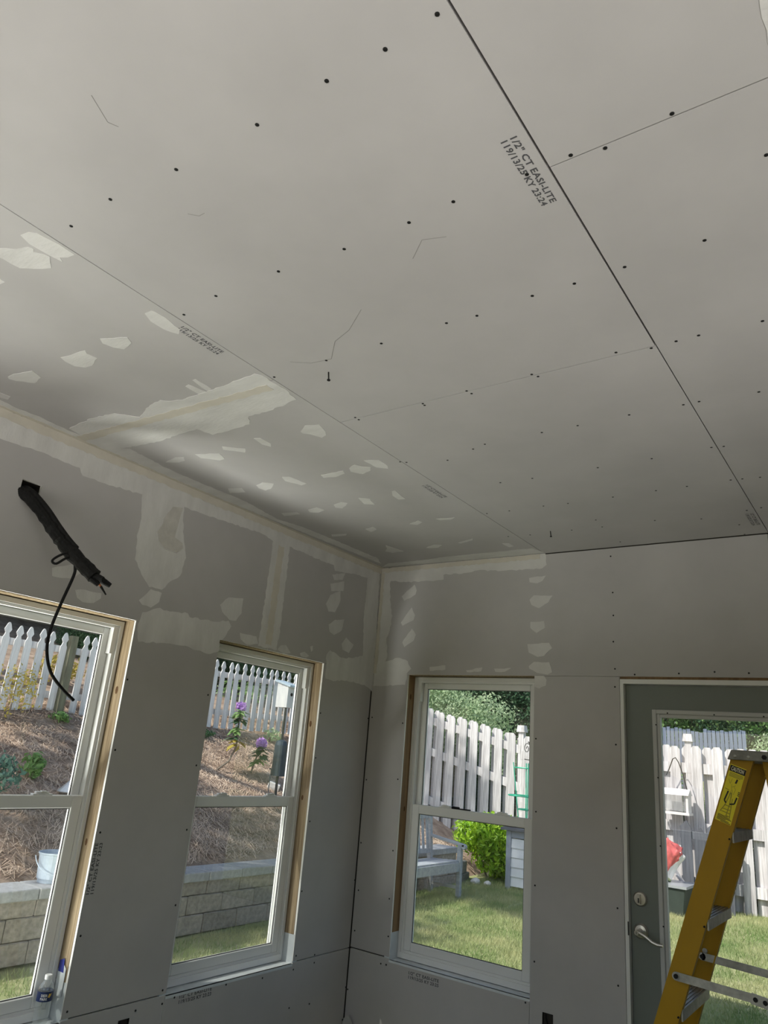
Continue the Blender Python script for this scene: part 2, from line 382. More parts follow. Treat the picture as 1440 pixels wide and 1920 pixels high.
MUD_CEIL = [[(1.15,-3.316),(1.183,-3.312),(1.2,-3.297),(1.204,-3.273),(1.211,-3.241),(1.21,-3.217),(1.209,-3.192),(1.181,-3.195),(1.16,-3.206),(1.148,-3.19),(1.142,-3.223),(1.139,-3.254),(1.137,-3.283)],[(1.029,-3.324),(1.082,-3.289),(1.122,-3.279),(1.128,-3.266),(1.114,-3.258),(1.133,-3.238),(1.137,-3.223),(1.092,-3.191),(1.065,-3.202),(1.007,-3.238),(1.004,-3.287),(0.994,-3.306)],[(0.9,-3.248),(0.899,-3.224),(0.859,-3.227)],[(1.146,-2.909),(1.179,-2.909),(1.184,-2.9),(1.187,-2.862),(1.175,-2.793),(1.148,-2.776),(1.127,-2.818),(1.126,-2.87)],[(0.879,-2.887),(0.974,-2.847),(0.957,-2.818),(0.896,-2.804),(0.872,-2.829),(0.861,-2.864)],[(0.633,-2.879),(0.76,-2.864),(0.747,-2.85),(0.754,-2.812),(0.688,-2.789),(0.651,-2.792),(0.623,-2.817),(0.622,-2.854)],[(0.301,-2.893),(0.343,-2.895),(0.437,-2.874),(0.419,-2.828),(0.351,-2.814),(0.299,-2.86),(0.288,-2.883)],[(0.135,-2.847),(0.139,-2.795),(0.104,-2.787),(0.086,-2.821)],[(0.081,-2.497),(0.265,-2.514),(0.409,-2.499),(0.481,-2.427),(0.614,-2.478),(0.693,-2.49),(0.721,-2.466),(0.774,-2.45),(0.865,-2.451),(0.994,-2.455),(1.118,-2.464),(1.187,-2.469),(1.204,-2.446),(1.211,-2.333),(1.193,-2.251),(1.127,-2.238),(1.008,-2.225),(0.916,-2.228),(0.865,-2.171),(0.764,-2.168),(0.635,-2.165),(0.617,-2.238),(0.521,-2.236),(0.354,-2.222),(0.122,-2.245),(0.047,-2.313),(0.063,-2.433)],[(0.878,-2.52),(0.9,-2.525),(0.918,-2.456),(0.877,-2.443)],[(0.941,-2.54),(0.958,-2.54),(0.954,-2.461),(0.927,-2.456)],[(0.067,-2.844),(0.065,-2.799),(0.054,-2.726),(0.067,-2.609),(0.055,-2.545),(0.056,-2.455),(0.064,-2.324),(0.104,-2.247),(0.143,-2.225),(0.105,-1.992),(0.103,-1.802),(0.109,-1.684),(0.119,-1.45),(0.068,-1.16),(0.111,-0.982),(0.122,-0.675),(0.133,-0.252),(0.073,-0.113),(0.04,-0.935),(0.02,-1.604),(0.02,-2.207),(0.012,-2.506),(-0.01,-2.805)],[(1.012,-2.022),(1.067,-2.058),(1.128,-2.038),(1.108,-1.976),(1.089,-1.948),(1.056,-1.936),(1.032,-1.985),(1.01,-2.004)],[(0.775,-2.057),(0.806,-2.047),(0.806,-1.984),(0.783,-1.959),(0.764,-1.994)],[(0.575,-2.055),(0.657,-1.992),(0.625,-1.961),(0.554,-2.029)],[(0.386,-2.048),(0.501,-2.001),(0.476,-1.947),(0.44,-1.945),(0.376,-2.003)],[(0.168,-2.04),(0.266,-2.063),(0.305,-2.046),(0.275,-2.015),(0.229,-2.012)],[(0.77,-1.599),(0.905,-1.599),(0.892,-1.569),(0.822,-1.552),(0.76,-1.567)],[(0.951,-1.612),(0.999,-1.636),(1.016,-1.606),(1.05,-1.58),(1.025,-1.546),(0.966,-1.526),(0.932,-1.575)],[(1.07,-1.659),(1.136,-1.633),(1.135,-1.565),(1.117,-1.533),(1.076,-1.569)],[(0.572,-1.66),(0.608,-1.645),(0.626,-1.538),(0.585,-1.53),(0.548,-1.609)],[(0.362,-1.624),(0.422,-1.643),(0.467,-1.606),(0.399,-1.556),(0.354,-1.548),(0.344,-1.587)],[(0.181,-1.647),(0.257,-1.624),(0.23,-1.572),(0.14,-1.596)],[(0.963,-1.28),(0.985,-1.283),(0.964,-1.159),(0.927,-1.166),(0.931,-1.227)],[(0.743,-1.264),(0.79,-1.23),(0.763,-1.148),(0.716,-1.176)],[(0.55,-1.228),(0.611,-1.247),(0.638,-1.222),(0.559,-1.165),(0.532,-1.191)],[(0.358,-1.215),(0.433,-1.231),(0.445,-1.18),(0.384,-1.158),(0.343,-1.183)],[(0.169,-1.229),(0.268,-1.207),(0.261,-1.175),(0.149,-1.184)],[(0.18,-0.794),(0.287,-0.775),(0.257,-0.746),(0.16,-0.761)],[(0.453,-0.811),(0.521,-0.831),(0.512,-0.781),(0.452,-0.754)],[(0.754,-0.799),(0.833,-0.834),(0.839,-0.799),(0.787,-0.77)],[(0.943,-0.824),(1.051,-0.807),(1.01,-0.782),(0.953,-0.795)],[(0.831,-0.382),(0.956,-0.43),(0.939,-0.399),(0.837,-0.361)],[(0.592,-0.356),(0.664,-0.394),(0.709,-0.367),(0.663,-0.332),(0.599,-0.338)],[(1.073,-0.277),(1.111,-0.264),(1.113,-0.207),(1.079,-0.199)],[(0.287,-0.371),(0.335,-0.417),(0.37,-0.485),(0.379,-0.442),(0.403,-0.331),(0.314,-0.328)],[(0.029,-0.039),(0.117,-0.102),(0.406,-0.101),(0.575,-0.121),(0.78,-0.129),(0.921,-0.123),(1.118,-0.128),(1.196,-0.128),(1.23,-0.018),(1.008,-0.015),(0.518,-0.024)],[(2.889,-3.013),(2.915,-2.997),(2.894,-2.851),(2.885,-2.905)]]  # last outline is only a pale strip near the right edge
MUD_LEFT = [[(-2.83,2.773),(-2.763,2.772),(-2.498,2.78),(-2.193,2.782),(-1.586,2.781),(-0.891,2.789),(-0.024,2.793),(0.006,2.039),(0.005,1.93),(-0.09,1.964),(-0.281,1.968),(-0.431,1.95),(-0.494,1.955),(-0.508,2.097),(-0.476,2.132),(-0.363,2.102),(-0.242,2.116),(-0.135,2.146),(-0.162,2.402),(-0.159,2.672),(-0.286,2.667),(-0.511,2.637),(-0.527,2.67),(-0.765,2.67),(-0.954,2.676),(-0.945,2.219),(-0.953,2.057),(-1.104,2.057),(-1.099,2.35),(-1.098,2.67),(-1.181,2.687),(-1.327,2.682),(-1.548,2.673),(-1.713,2.662),(-1.763,2.666),(-1.743,2.537),(-1.713,2.465),(-1.696,2.41),(-1.712,2.314),(-1.78,2.256),(-1.808,2.218),(-1.884,2.214),(-1.939,2.264),(-1.99,2.325),(-2.005,2.44),(-1.998,2.526),(-2.019,2.646),(-2.183,2.633),(-2.342,2.626),(-2.363,2.657),(-2.476,2.658),(-2.617,2.655),(-2.732,2.649),(-2.798,2.645)],[(-1.831,2.644),(-1.872,2.566),(-1.873,2.542),(-1.896,2.491),(-1.88,2.448),(-1.84,2.421),(-1.758,2.419),(-1.724,2.453),(-1.735,2.479),(-1.786,2.494),(-1.783,2.534),(-1.768,2.659)],[(-1.927,2.14),(-1.871,2.207),(-1.804,2.203),(-1.81,2.156),(-1.852,2.12),(-1.902,2.123)],[(-1.894,2.089),(-1.799,2.13),(-1.775,2.122),(-1.626,2.137),(-1.611,2.121),(-1.449,2.128),(-1.348,2.152),(-1.323,2.127),(-1.357,2.061),(-1.389,2.04),(-1.379,1.989),(-1.44,1.96),(-1.529,1.966),(-1.627,1.973),(-1.763,1.965),(-1.885,1.949),(-1.907,2.028)],[(-1.423,2.223),(-1.373,2.274),(-1.265,2.292),(-1.263,2.209),(-1.296,2.162),(-1.343,2.158),(-1.403,2.192)],[(-1.256,2.104),(-1.128,2.106),(-1.106,2.068),(-1.189,2.049),(-1.243,2.071)],[(-0.946,2.062),(-0.927,2.087),(-0.882,2.097),(-0.834,2.058),(-0.888,2.047)],[(-0.754,2.07),(-0.715,2.085),(-0.669,2.067),(-0.692,2.052),(-0.743,2.054)],[(-0.534,2.607),(-0.404,2.645),(-0.426,2.596),(-0.51,2.576)],[(-0.543,2.544),(-0.406,2.591),(-0.405,2.526),(-0.526,2.499)],[(-0.567,2.407),(-0.531,2.474),(-0.434,2.52),(-0.424,2.461),(-0.468,2.373),(-0.532,2.366)],[(-0.519,2.286),(-0.46,2.327),(-0.367,2.348),(-0.384,2.27),(-0.454,2.23),(-0.502,2.243)],[(-0.371,2.188),(-0.33,2.237),(-0.245,2.203),(-0.286,2.142),(-0.356,2.155)],[(-0.67,2.123),(-0.646,2.132),(-0.641,2.105),(-0.656,2.093)],[(-2.384,2.184),(-2.292,2.226),(-2.252,2.192),(-2.284,2.16),(-2.376,2.15)],[(-2.258,2.116),(-2.21,2.127),(-2.129,2.13),(-2.126,2.106),(-2.158,2.078),(-2.21,2.071),(-2.242,2.084)]]
MUD_BACK = [[(-0.005,2.78),(0.504,2.785),(1.001,2.783),(1.223,2.783),(1.228,2.772),(1.234,2.707),(1.207,2.688),(1.129,2.688),(0.945,2.692),(0.763,2.708),(0.663,2.698),(0.509,2.698),(0.511,2.666),(0.432,2.66),(0.296,2.666),(0.213,2.667),(0.084,2.684),(0.078,2.666),(0.101,2.497),(0.121,2.437),(0.109,2.344),(0.086,2.287),(0.105,2.16),(0.091,2.129),(0.189,2.154),(0.272,2.131),(0.303,2.082),(0.272,2.054),(0.265,1.978),(0.205,1.977),(0.009,1.966),(0.009,2.036),(0.002,2.406)],[(0.186,2.569),(0.284,2.646),(0.305,2.604),(0.297,2.575),(0.21,2.536)],[(0.195,2.388),(0.276,2.489),(0.305,2.435),(0.297,2.401),(0.211,2.366)],[(0.218,2.255),(0.288,2.345),(0.322,2.304),(0.308,2.265),(0.237,2.223)],[(1.122,2.632),(1.23,2.64),(1.208,2.608),(1.175,2.596),(1.125,2.606)],[(1.127,2.497),(1.154,2.522),(1.274,2.515),(1.247,2.475),(1.188,2.442),(1.139,2.465)],[(1.135,2.361),(1.222,2.364),(1.228,2.323),(1.174,2.294),(1.135,2.325)],[(1.118,2.229),(1.255,2.234),(1.274,2.202),(1.224,2.158),(1.182,2.153),(1.127,2.179)],[(1.129,2.099),(1.161,2.124),(1.256,2.122),(1.275,2.065),(1.246,2.051),(1.183,2.06),(1.134,2.084)],[(1.166,2.043),(1.167,1.982),(1.195,1.971),(1.236,1.988),(1.241,2.021),(1.225,2.044)],[(0.443,2.093),(0.559,2.104),(0.561,2.077),(0.447,2.069)],[(0.71,2.073),(0.823,2.092),(0.815,2.068),(0.72,2.062)],[(0.903,2.084),(1.017,2.089),(0.975,2.066),(0.913,2.065)]]
SCREW_CEIL = [(2.417,-3.254),(2.3,-3.247),(2.163,-3.252),(1.968,-3.247),(1.713,-3.253),(1.489,-3.273),(1.309,-3.266),(2.215,-2.846),(2.086,-2.839),(1.884,-2.84),(1.665,-2.856),(1.419,-2.862),(1.253,-2.843),(2.225,-2.424),(2.345,-2.421),(2.045,-2.412),(1.947,-2.421),(1.706,-2.42),(1.478,-2.42),(1.235,-2.417),(2.33,-2.035),(2.43,-2.011),(2.045,-2.027),(2.058,-2.005),(1.796,-2.023),(1.802,-1.998),(1.604,-2.009),(1.603,-1.995),(1.302,-2.027),(1.303,-2.005),(2.235,-1.602),(2.039,-1.596),(1.894,-1.596),(1.642,-1.59),(1.575,-1.567),(1.416,-1.507),(1.213,-1.578),(1.236,-1.561),(2.194,-1.177),(1.966,-1.171),(1.662,-1.167),(1.506,-1.175),(2.243,-0.81),(2.108,-0.808),(1.907,-0.799),(1.683,-0.793),(1.558,-0.801),(1.369,-0.797),(2.197,-0.337),(1.719,-0.503),(2.342,-0.181),(1.986,-0.391),(1.71,-0.381),(1.542,-0.383),(1.242,-0.801),(1.167,-0.393),(1.296,-0.379),(1.711,-0.087),(2.336,-0.01),(2.424,-0.817),(2.469,-0.812),(2.427,-1.194),(2.47,-1.186),(2.422,-1.599),(2.474,-1.6),(2.658,-1.586),(2.504,-2.016),(2.568,-2.018),(2.736,-2.012),(2.481,-2.425),(2.676,-2.432),(2.499,-2.84),(2.567,-2.822),(2.706,-2.839),(2.842,-2.639),(2.413,-0.391),(2.477,-0.407),(2.536,-0.803),(2.397,-2.837)]
SCREW_LEFT = [(-1.906,1.772),(-1.901,1.462),(-1.415,1.117),(-1.413,0.789),(-1.412,0.441),(-1.898,1.12),(-1.899,0.722),(-1.895,0.449),(-1.548,0.387),(-1.403,0.386),(-0.506,1.746),(-0.507,1.487),(-0.5,1.136),(-0.506,0.77),(-0.498,0.448),(-0.336,0.43),(-0.333,0.39),(-0.509,0.383),(-0.751,0.382),(-1.011,0.396),(-1.335,0.399),(-0.017,1.755),(-0.007,1.449),(-0.007,1.107),(-0.014,0.79),(-0.005,0.423),(-0.014,0.215),(-0.019,0.05),(-0.341,0.19),(-0.511,0.202),(-1.411,1.756),(-1.417,1.413)]
SCREW_BACK = [(1.626,2.726),(1.634,2.512),(1.635,2.381),(1.632,2.234),(1.638,2.085),(1.744,2.055),(1.972,2.062),(2.146,2.071),(2.304,2.066),(1.636,1.988),(1.635,1.688),(1.63,1.277),(1.627,0.909),(1.623,0.573),(1.18,1.693),(1.186,1.309),(1.186,0.943),(1.188,0.587),(1.142,0.393),(0.23,0.382),(0.268,0.384),(0.021,1.764),(0.016,1.376),(0.015,1.003),(0.025,0.736),(0.022,0.515),(0.266,1.738),(0.259,1.399),(0.26,0.99),(0.258,0.727),(0.269,0.53),(0.006,0.203)]
# ------------------------------------------------------------------ setting: shell of the room
def sheet(name, rect, holes, fn, t0, t1, parent, edge=True):
    mb = MB().use(M['paper']); nv = len(mb.f)
    slab(mb, rect, holes, fn, t0, t1)
    mb.use(M['gypsum'] if edge else M['paper']); g = mb.cur
    # the cut edges of a sheet show white gypsum
    for i, f in enumerate(mb.f):
        ps = [Vector(mb.v[k]) for k in f]; n = (ps[1]-ps[0]).cross(ps[2]-ps[1])
        e = Vector(fn(0, 0, 1)) - Vector(fn(0, 0, 0))
        if n.length > 0 and abs(n.normalized().dot(e.normalized())) < 0.5: mb.mi[i] = g
    return mb.build(name, None, parent)

W1 = (-2.785, -1.9186, 0.413, ZH); W2 = (-1.3896, -0.522, 0.413, ZH); W4 = (-4.5, -3.62, 0.413, ZH)
W3 = (0.284, 1.1655, 0.413, ZH); DR = (1.66, 2.605, ZF, ZH)
grow = lambda r, s=0.038: (r[0]-s, r[1]+s, r[2]-0.003, r[3]+s)

mb = MB().use(M['framing']); slab(mb, (-5.85, 0.17, ZF-0.1, 2.95), [grow(W1), grow(W2), grow(W4), (-2.6, -2.513, 2.44, 2.517)], fnL, -0.13, -0.0131)
mb.use(M['siding']); slab(mb, (-5.87, 0.19, ZF-0.1, 2.95), [W1, W2, W4], fnL, -0.165, -0.1301)
wall_left = mb.build('wall_left'); tag(wall_left, 'grey unpainted drywall wall with two tall white windows', 'wall', kind='structure')
mb = MB().use(M['framing']); slab(mb, (-0.0, 4.4, ZF-0.1, 2.95), [grow(W3), (DR[0]-0.038, DR[1]+0.038, DR[2]-0.0, ZH+0.038)], fnB, 0.0131, 0.13)
mb.use(M['siding']); slab(mb, (-0.13, 4.42, ZF-0.1, 2.95), [W3, DR], fnB, 0.1301, 0.165)
wall_back = mb.build('wall_back'); tag(wall_back, 'grey unpainted drywall wall holding the glazed door and one window', 'wall', kind='structure')
fnR = lambda u, v, t: (t, u, v)
mb = MB().use(M['paper']); slab(mb, (-5.85, 0.013, ZF-0.1, 2.95), [(-4.2, -1.7, 1.15, 2.2)], fnR, 4.25, 4.4)  # opening cut for the added fill lamp on the right
wall_right = mb.build('wall_right'); tag(wall_right, 'plain drywall wall outside the view on the right', 'wall', kind='structure')
mb = MB().use(M['paper']); slab(mb, (0, 4.25, ZF-0.1, 2.95), [(0.3, 2.0, 0.92, 2.15), (2.2, 3.95, 0.92, 2.15)], fnB, -5.84, -5.7)  # unseen openings, sills raised to keep the fill lamp out of reflections
wall_rear = mb.build('wall_rear'); tag(wall_rear, 'drywall wall with two wide openings behind the viewer', 'wall', kind='structure')
floor = MB().box(-0.0, 4.25, -5.7, 0.0131, ZF-0.06, ZF).build('floor', M['subfloor']); tag(floor, 'bare plywood subfloor of the room', 'floor', kind='structure')
ceiling = MB().use(M['framing']).box(-0.0, 4.25, -5.7, 0.0131, 2.7935, 2.95).build('ceiling'); tag(ceiling, 'flat ceiling of unfinished grey drywall sheets', 'ceiling', kind='structure')
roof = MB().use(M['roof']).box(-0.78, 4.9, -6.3, 0.62, 2.99, 3.1).use(M['soffit']).box(-0.78, 4.9, -6.3, 0.62, 2.951, 2.985).build('roof'); tag(roof, 'low roof with a white soffit over the room', 'roof', kind='structure')

# drywall sheets: every sheet a part of its wall, joints left open
T = 0.0127
g = 0.002
for rect, holes in [((-5.69, -3.45, ZH+g, 2.777), []), ((-3.45+g, -1.027-g/2, ZH+g, 2.777), [(-2.6, -2.513, 2.44, 2.517)]), ((-1.027+g/2, -0.001, ZH+g, 2.777), []),
                    ((-5.69, W4[0], ZJ+0.005, ZH), []), ((W4[1], W1[0], ZJ+0.005, ZH), []), ((W1[1], W2[0], ZJ+0.005, ZH), []), ((W2[1], -T, ZJ+0.004, ZH), []),
                    ((-5.69, -1.394, ZF+0.01, ZJ-0.002), [(-1.632, -1.572, 0.255, 0.365)]), ((-1.391, -T, ZF+0.01, ZJ-0.002), [])]:
    hs = holes + ([(W2[0], W2[1], 0.413, 1)] if rect[3] < 0.5 else []) + ([(W1[0], W1[1], 0.413, 1), (W4[0], W4[1], 0.413, 1)] if rect[3] < 0.5 else [])
    sheet('drywall_sheet', rect, hs, fnL, -T, 0.0, wall_left)
for rect, holes in [((0.0, 2.44, ZH+g, 2.7735), []), ((2.443, 4.249, ZH+g, 2.7735), []),
                    ((0.0, W3[0], ZJ+0.006, ZH), []), ((W3[1], DR[0], ZF+0.01, ZH), [(1.234, 1.292, 0.262, 0.374)]), ((DR[1], 4.249, ZF+0.01, ZH), []),
                    ((0.0, W3[1]-0.003, ZF+0.01, ZJ-0.002), [(W3[0], W3[1], 0.413, 1)])]:
    sheet('drywall_sheet', rect, holes, fnB, 0.0, T, wall_back)
for rect in [(0.0, 1.2175, -5.69, -2.405), (0.0, 1.2175, -2.402, 0.0), (1.221, 2.4425, -5.69, -2.0195), (1.221, 2.4445, -2.0155, 0.0), (2.4485, 3.66, -5.69, -2.832), (2.4485, 3.66, -2.829, 0.0), (3.663, 4.249, -5.69, 0.0)]:
    sheet('drywall_sheet', rect, [], fnC, ZC, ZC+T, ceiling, False)

# joint compound: thin raised smears with ragged trowelled edges
def ragged(poly, step, amp):
    out = []; n = len(poly)
    for i in range(n):
        a = Vector(poly[i]); b = Vector(poly[(i+1) % n]); d = b-a; k = max(1, int(d.length/step))
        nr = Vector((-d.y, d.x)).normalized() if d.length > 0 else Vector((0, 0))
        for j in range(k):
            w = 0 if j == 0 else random.uniform(-amp, amp)
            out.append(tuple(a + d*(j/k) + nr*w))
    return out
def smear(poly, fn, sgn, parent, i, name='joint_compound', m='mud'):
    xs = [p[0] for p in poly]; ys = [p[1] for p in poly]; size = max(max(xs)-min(xs), max(ys)-min(ys))
    pl = ragged(poly, 0.018 if size > 0.3 else 0.022, 0.0045 if size > 0.3 else 0.003)
    th = 0.0008 + 0.00012*(i % 9); k = len(pl)
    V, _, F, _, _, _ = delaunay_2d_cdt([Vector(p) for p in pl], [], [list(range(k))], 1, 1e-6)
    mb = MB(); mb.v = [fn(p.x, p.y, th*sgn) for p in V]
    for f in F: mb.face(f)
    edges = {}
    for f in F:
        for q in range(len(f)): e = tuple(sorted((f[q], f[(q+1) % len(f)]))); edges[e] = edges.get(e, 0)+1
    n = len(mb.v); mb.v += [fn(p.x, p.y, 0.0) for p in V]
    for (a, b_), c in edges.items():
        if c == 1: mb.face((a, b_, n+b_, n+a))
    return mb.build(name, M[m], parent)
clampL = lambda u, v, t: (t, min(u, -0.0005), min(v, ZC-0.0005))
clampB = lambda u, v, t: (max(u, 0.0005), -t, min(v, ZC-0.0005))
clampC = lambda u, v, t: (max(u, 0.0005), min(v, -0.0005), ZC-t)
for i, p in enumerate(MUD_LEFT): smear(p, clampL, 1, wall_left, i, m='torn' if i == 1 else 'mud', name='torn_paper_patch' if i == 1 else 'joint_compound')
for i, p in enumerate(MUD_BACK): smear(p, clampB, 1, wall_back, i)
for i, p in enumerate(MUD_CEIL): smear(p, clampC, 1, ceiling, i)
# ridge of paper around the torn patch
tp = MUD_LEFT[1]
rd = MB(); rd.tube([(0.0022, u, v) for u, v in tp[1:8]], 0.0022, 5); rd.build('paper_ridge', M['mud'], wall_left)
# tape bands that show faintly through the butt joints
for poly, fn, par in [([(0.03, -2.43), (1.17, -2.39), (1.17, -2.35), (0.03, -2.38)], lambda u, v, t: clampC(u, v, t+0.0012), ceiling), ([(-1.052, 2.075), (-1.002, 2.075), (-0.998, 2.66), (-1.048, 2.66)], clampL, wall_left)]:
    o = smear(poly, fn, 1, par, 8, 'joint_tape', 'tape')

for poly, fn, par in [([(-4.6, 2.738), (-0.004, 2.738), (-0.004, 2.779), (-4.6, 2.779)], lambda u, v, t: clampL(u, v, t+0.0012), wall_left), ([(0.001, -4.6), (0.022, -4.6), (0.022, -0.004), (0.001, -0.004)], lambda u, v, t: clampC(u, v, t+0.0012), ceiling),
                      ([(0.004, 2.748), (1.19, 2.748), (1.19, 2.778), (0.004, 2.778)], lambda u, v, t: clampB(u, v, t+0.0012), wall_back), ([(0.002, 2.05), (0.028, 2.05), (0.028, 2.745), (0.002, 2.745)], lambda u, v, t: clampB(u, v, t+0.0012), wall_back)]:
    smear(poly, fn, 1, par, 8, 'corner_tape', 'tape')
# screws: one shared mesh each way
def screw_mesh(axis):
    mb = MB(); mb.lathe([(0.0048, -0.0005), (0.0048, 0.0006), (0.002, 0.0012)], (0, 0, 0), 8, axis); return mb.mesh('screw', M['screwm'])
sx, sy, sz = screw_mesh('x'), screw_mesh('y'), screw_mesh('z')
for u, v in SCREW_LEFT: place('screw', sx, wall_left, (0.0002, u, v))
for u, v in SCREW_BACK: place('screw', sy, wall_back, (u, -0.0002, v), (math.pi, 0, 0))
for u, v in SCREW_CEIL: place('screw', sz, ceiling, (u, v, ZC-0.0002), (math.pi, 0, 0))
for u, v, dx in ((1.434, -2.354, 0.012), (1.428, -0.405, 0.010)):      # two screws left standing proud of the ceiling
    MB().tube([(u, v, ZC), (u+dx*0.4, v, ZC-0.03)], 0.0025, 6).lathe([(0.006, -0.004), (0.006, 0)], (u+dx*0.4, v, ZC-0.03), 8).build('proud_screw', M['screwm'], ceiling)
# scuffs and pencil strokes on the ceiling paper
for pts in [[(1.50, -2.42), (1.58, -2.50), (1.66, -2.53), (1.76, -2.60)], [(1.36, -2.47), (1.42, -2.43), (1.50, -2.42)], [(1.72, -3.48), (1.69, -3.42), (1.70, -3.40)], [(1.62, -3.14), (1.64, -3.12), (1.66, -3.12)], [(2.02, -2.72), (2.08, -2.77), (2.14, -2.75)]]:
    w = 0.0012; mb = MB()
    for a, b in zip(pts, pts[1:]): mb.bar((a[0], a[1], ZC-0.0003), (b[0], b[1], ZC-0.0003), w, 0.0006)
    mb.build('pencil_stroke', M['scuff'], ceiling)

# printed sheet stamps
def stamp(lines, origin, du, dv, fn, parent, width, size=0.021):
    mb = MB(); ou, ov = origin
    for k, s in enumerate(lines):
        f = lambda x, y, k=k: fn(ou + du[0]*x + dv[0]*(y - k*0.0215), ov + du[1]*x + dv[1]*(y - k*0.0215), 0.0004)
        text_into(mb, s, size, f, 0.0006, width)
    mb.build('sheet_stamp', M['ink'], parent)
LN = ['1/2" CT EASI-LITE', '119/13/25 KY 23:24']
fC = lambda u, v, t: (u, v, ZC-t); fL = lambda u, v, t: (t, u, v); fB = lambda u, v, t: (u, -t, v)
stamp(LN, (2.408, -2.945), (0, 1), (1, 0), fC, ceiling, 0.215)
stamp(LN, (1.186, -2.80), (0.0, 1), (1, 0), fC, ceiling, 0.175)
stamp(LN, (1.163, -1.285), (0, 1), (1, 0), fC, ceiling, 0.185)
stamp(LN, (2.418, -0.34), (0, 1), (1, 0), fC, ceiling, 0.19)
L23 = [LN[0], '119/13/25 KY 23:23']
stamp(L23, (-1.897, 0.878), (0, 1), (-1, 0), fL, wall_left, 0.20)
stamp(L23, (-1.305, 0.389), (1, 0.0), (0, 1), fL, wall_left, 0.20)
stamp([LN[0], '119/13/25 KY 23:25'], (0.425, 0.370), (1, 0.0), (0, 1), fB, wall_back, 0.20)

# electrical cut-outs: dark steel boxes set behind the sheets
def outlet_box(fn, c, parent):
    u0, u1, v0, v1 = c; mb = MB()
    for a in ((u0, u0+0.002, v0, v1), (u1-0.002, u1, v0, v1), (u0, u1, v0, v0+0.002), (u0, u1, v1-0.002, v1)):
        q = [fn(a[0], a[2], 0.002), fn(a[1], a[2], 0.002), fn(a[1], a[3], 0.002), fn(a[0], a[3], 0.002)]; r = [fn(a[0], a[2], 0.012), fn(a[1], a[2], 0.012), fn(a[1], a[3], 0.012), fn(a[0], a[3], 0.012)]
        mb.hexa(q, r)
    mb.tube([fn(u0+0.015, v1-0.01, 0.011), fn(u0+0.02, v1-0.03, 0.004), fn(u0+0.03, v1-0.06, 0.010)], 0.004, 6)
    mb.build('outlet_box', M['black'], parent)
outlet_box(lambda u, v, t: (-t, u, v), (-1.632, -1.572, 0.255, 0.365), wall_left)
outlet_box(lambda u, v, t: (u, t, v), (1.234, 1.292, 0.262, 0.374), wall_back)

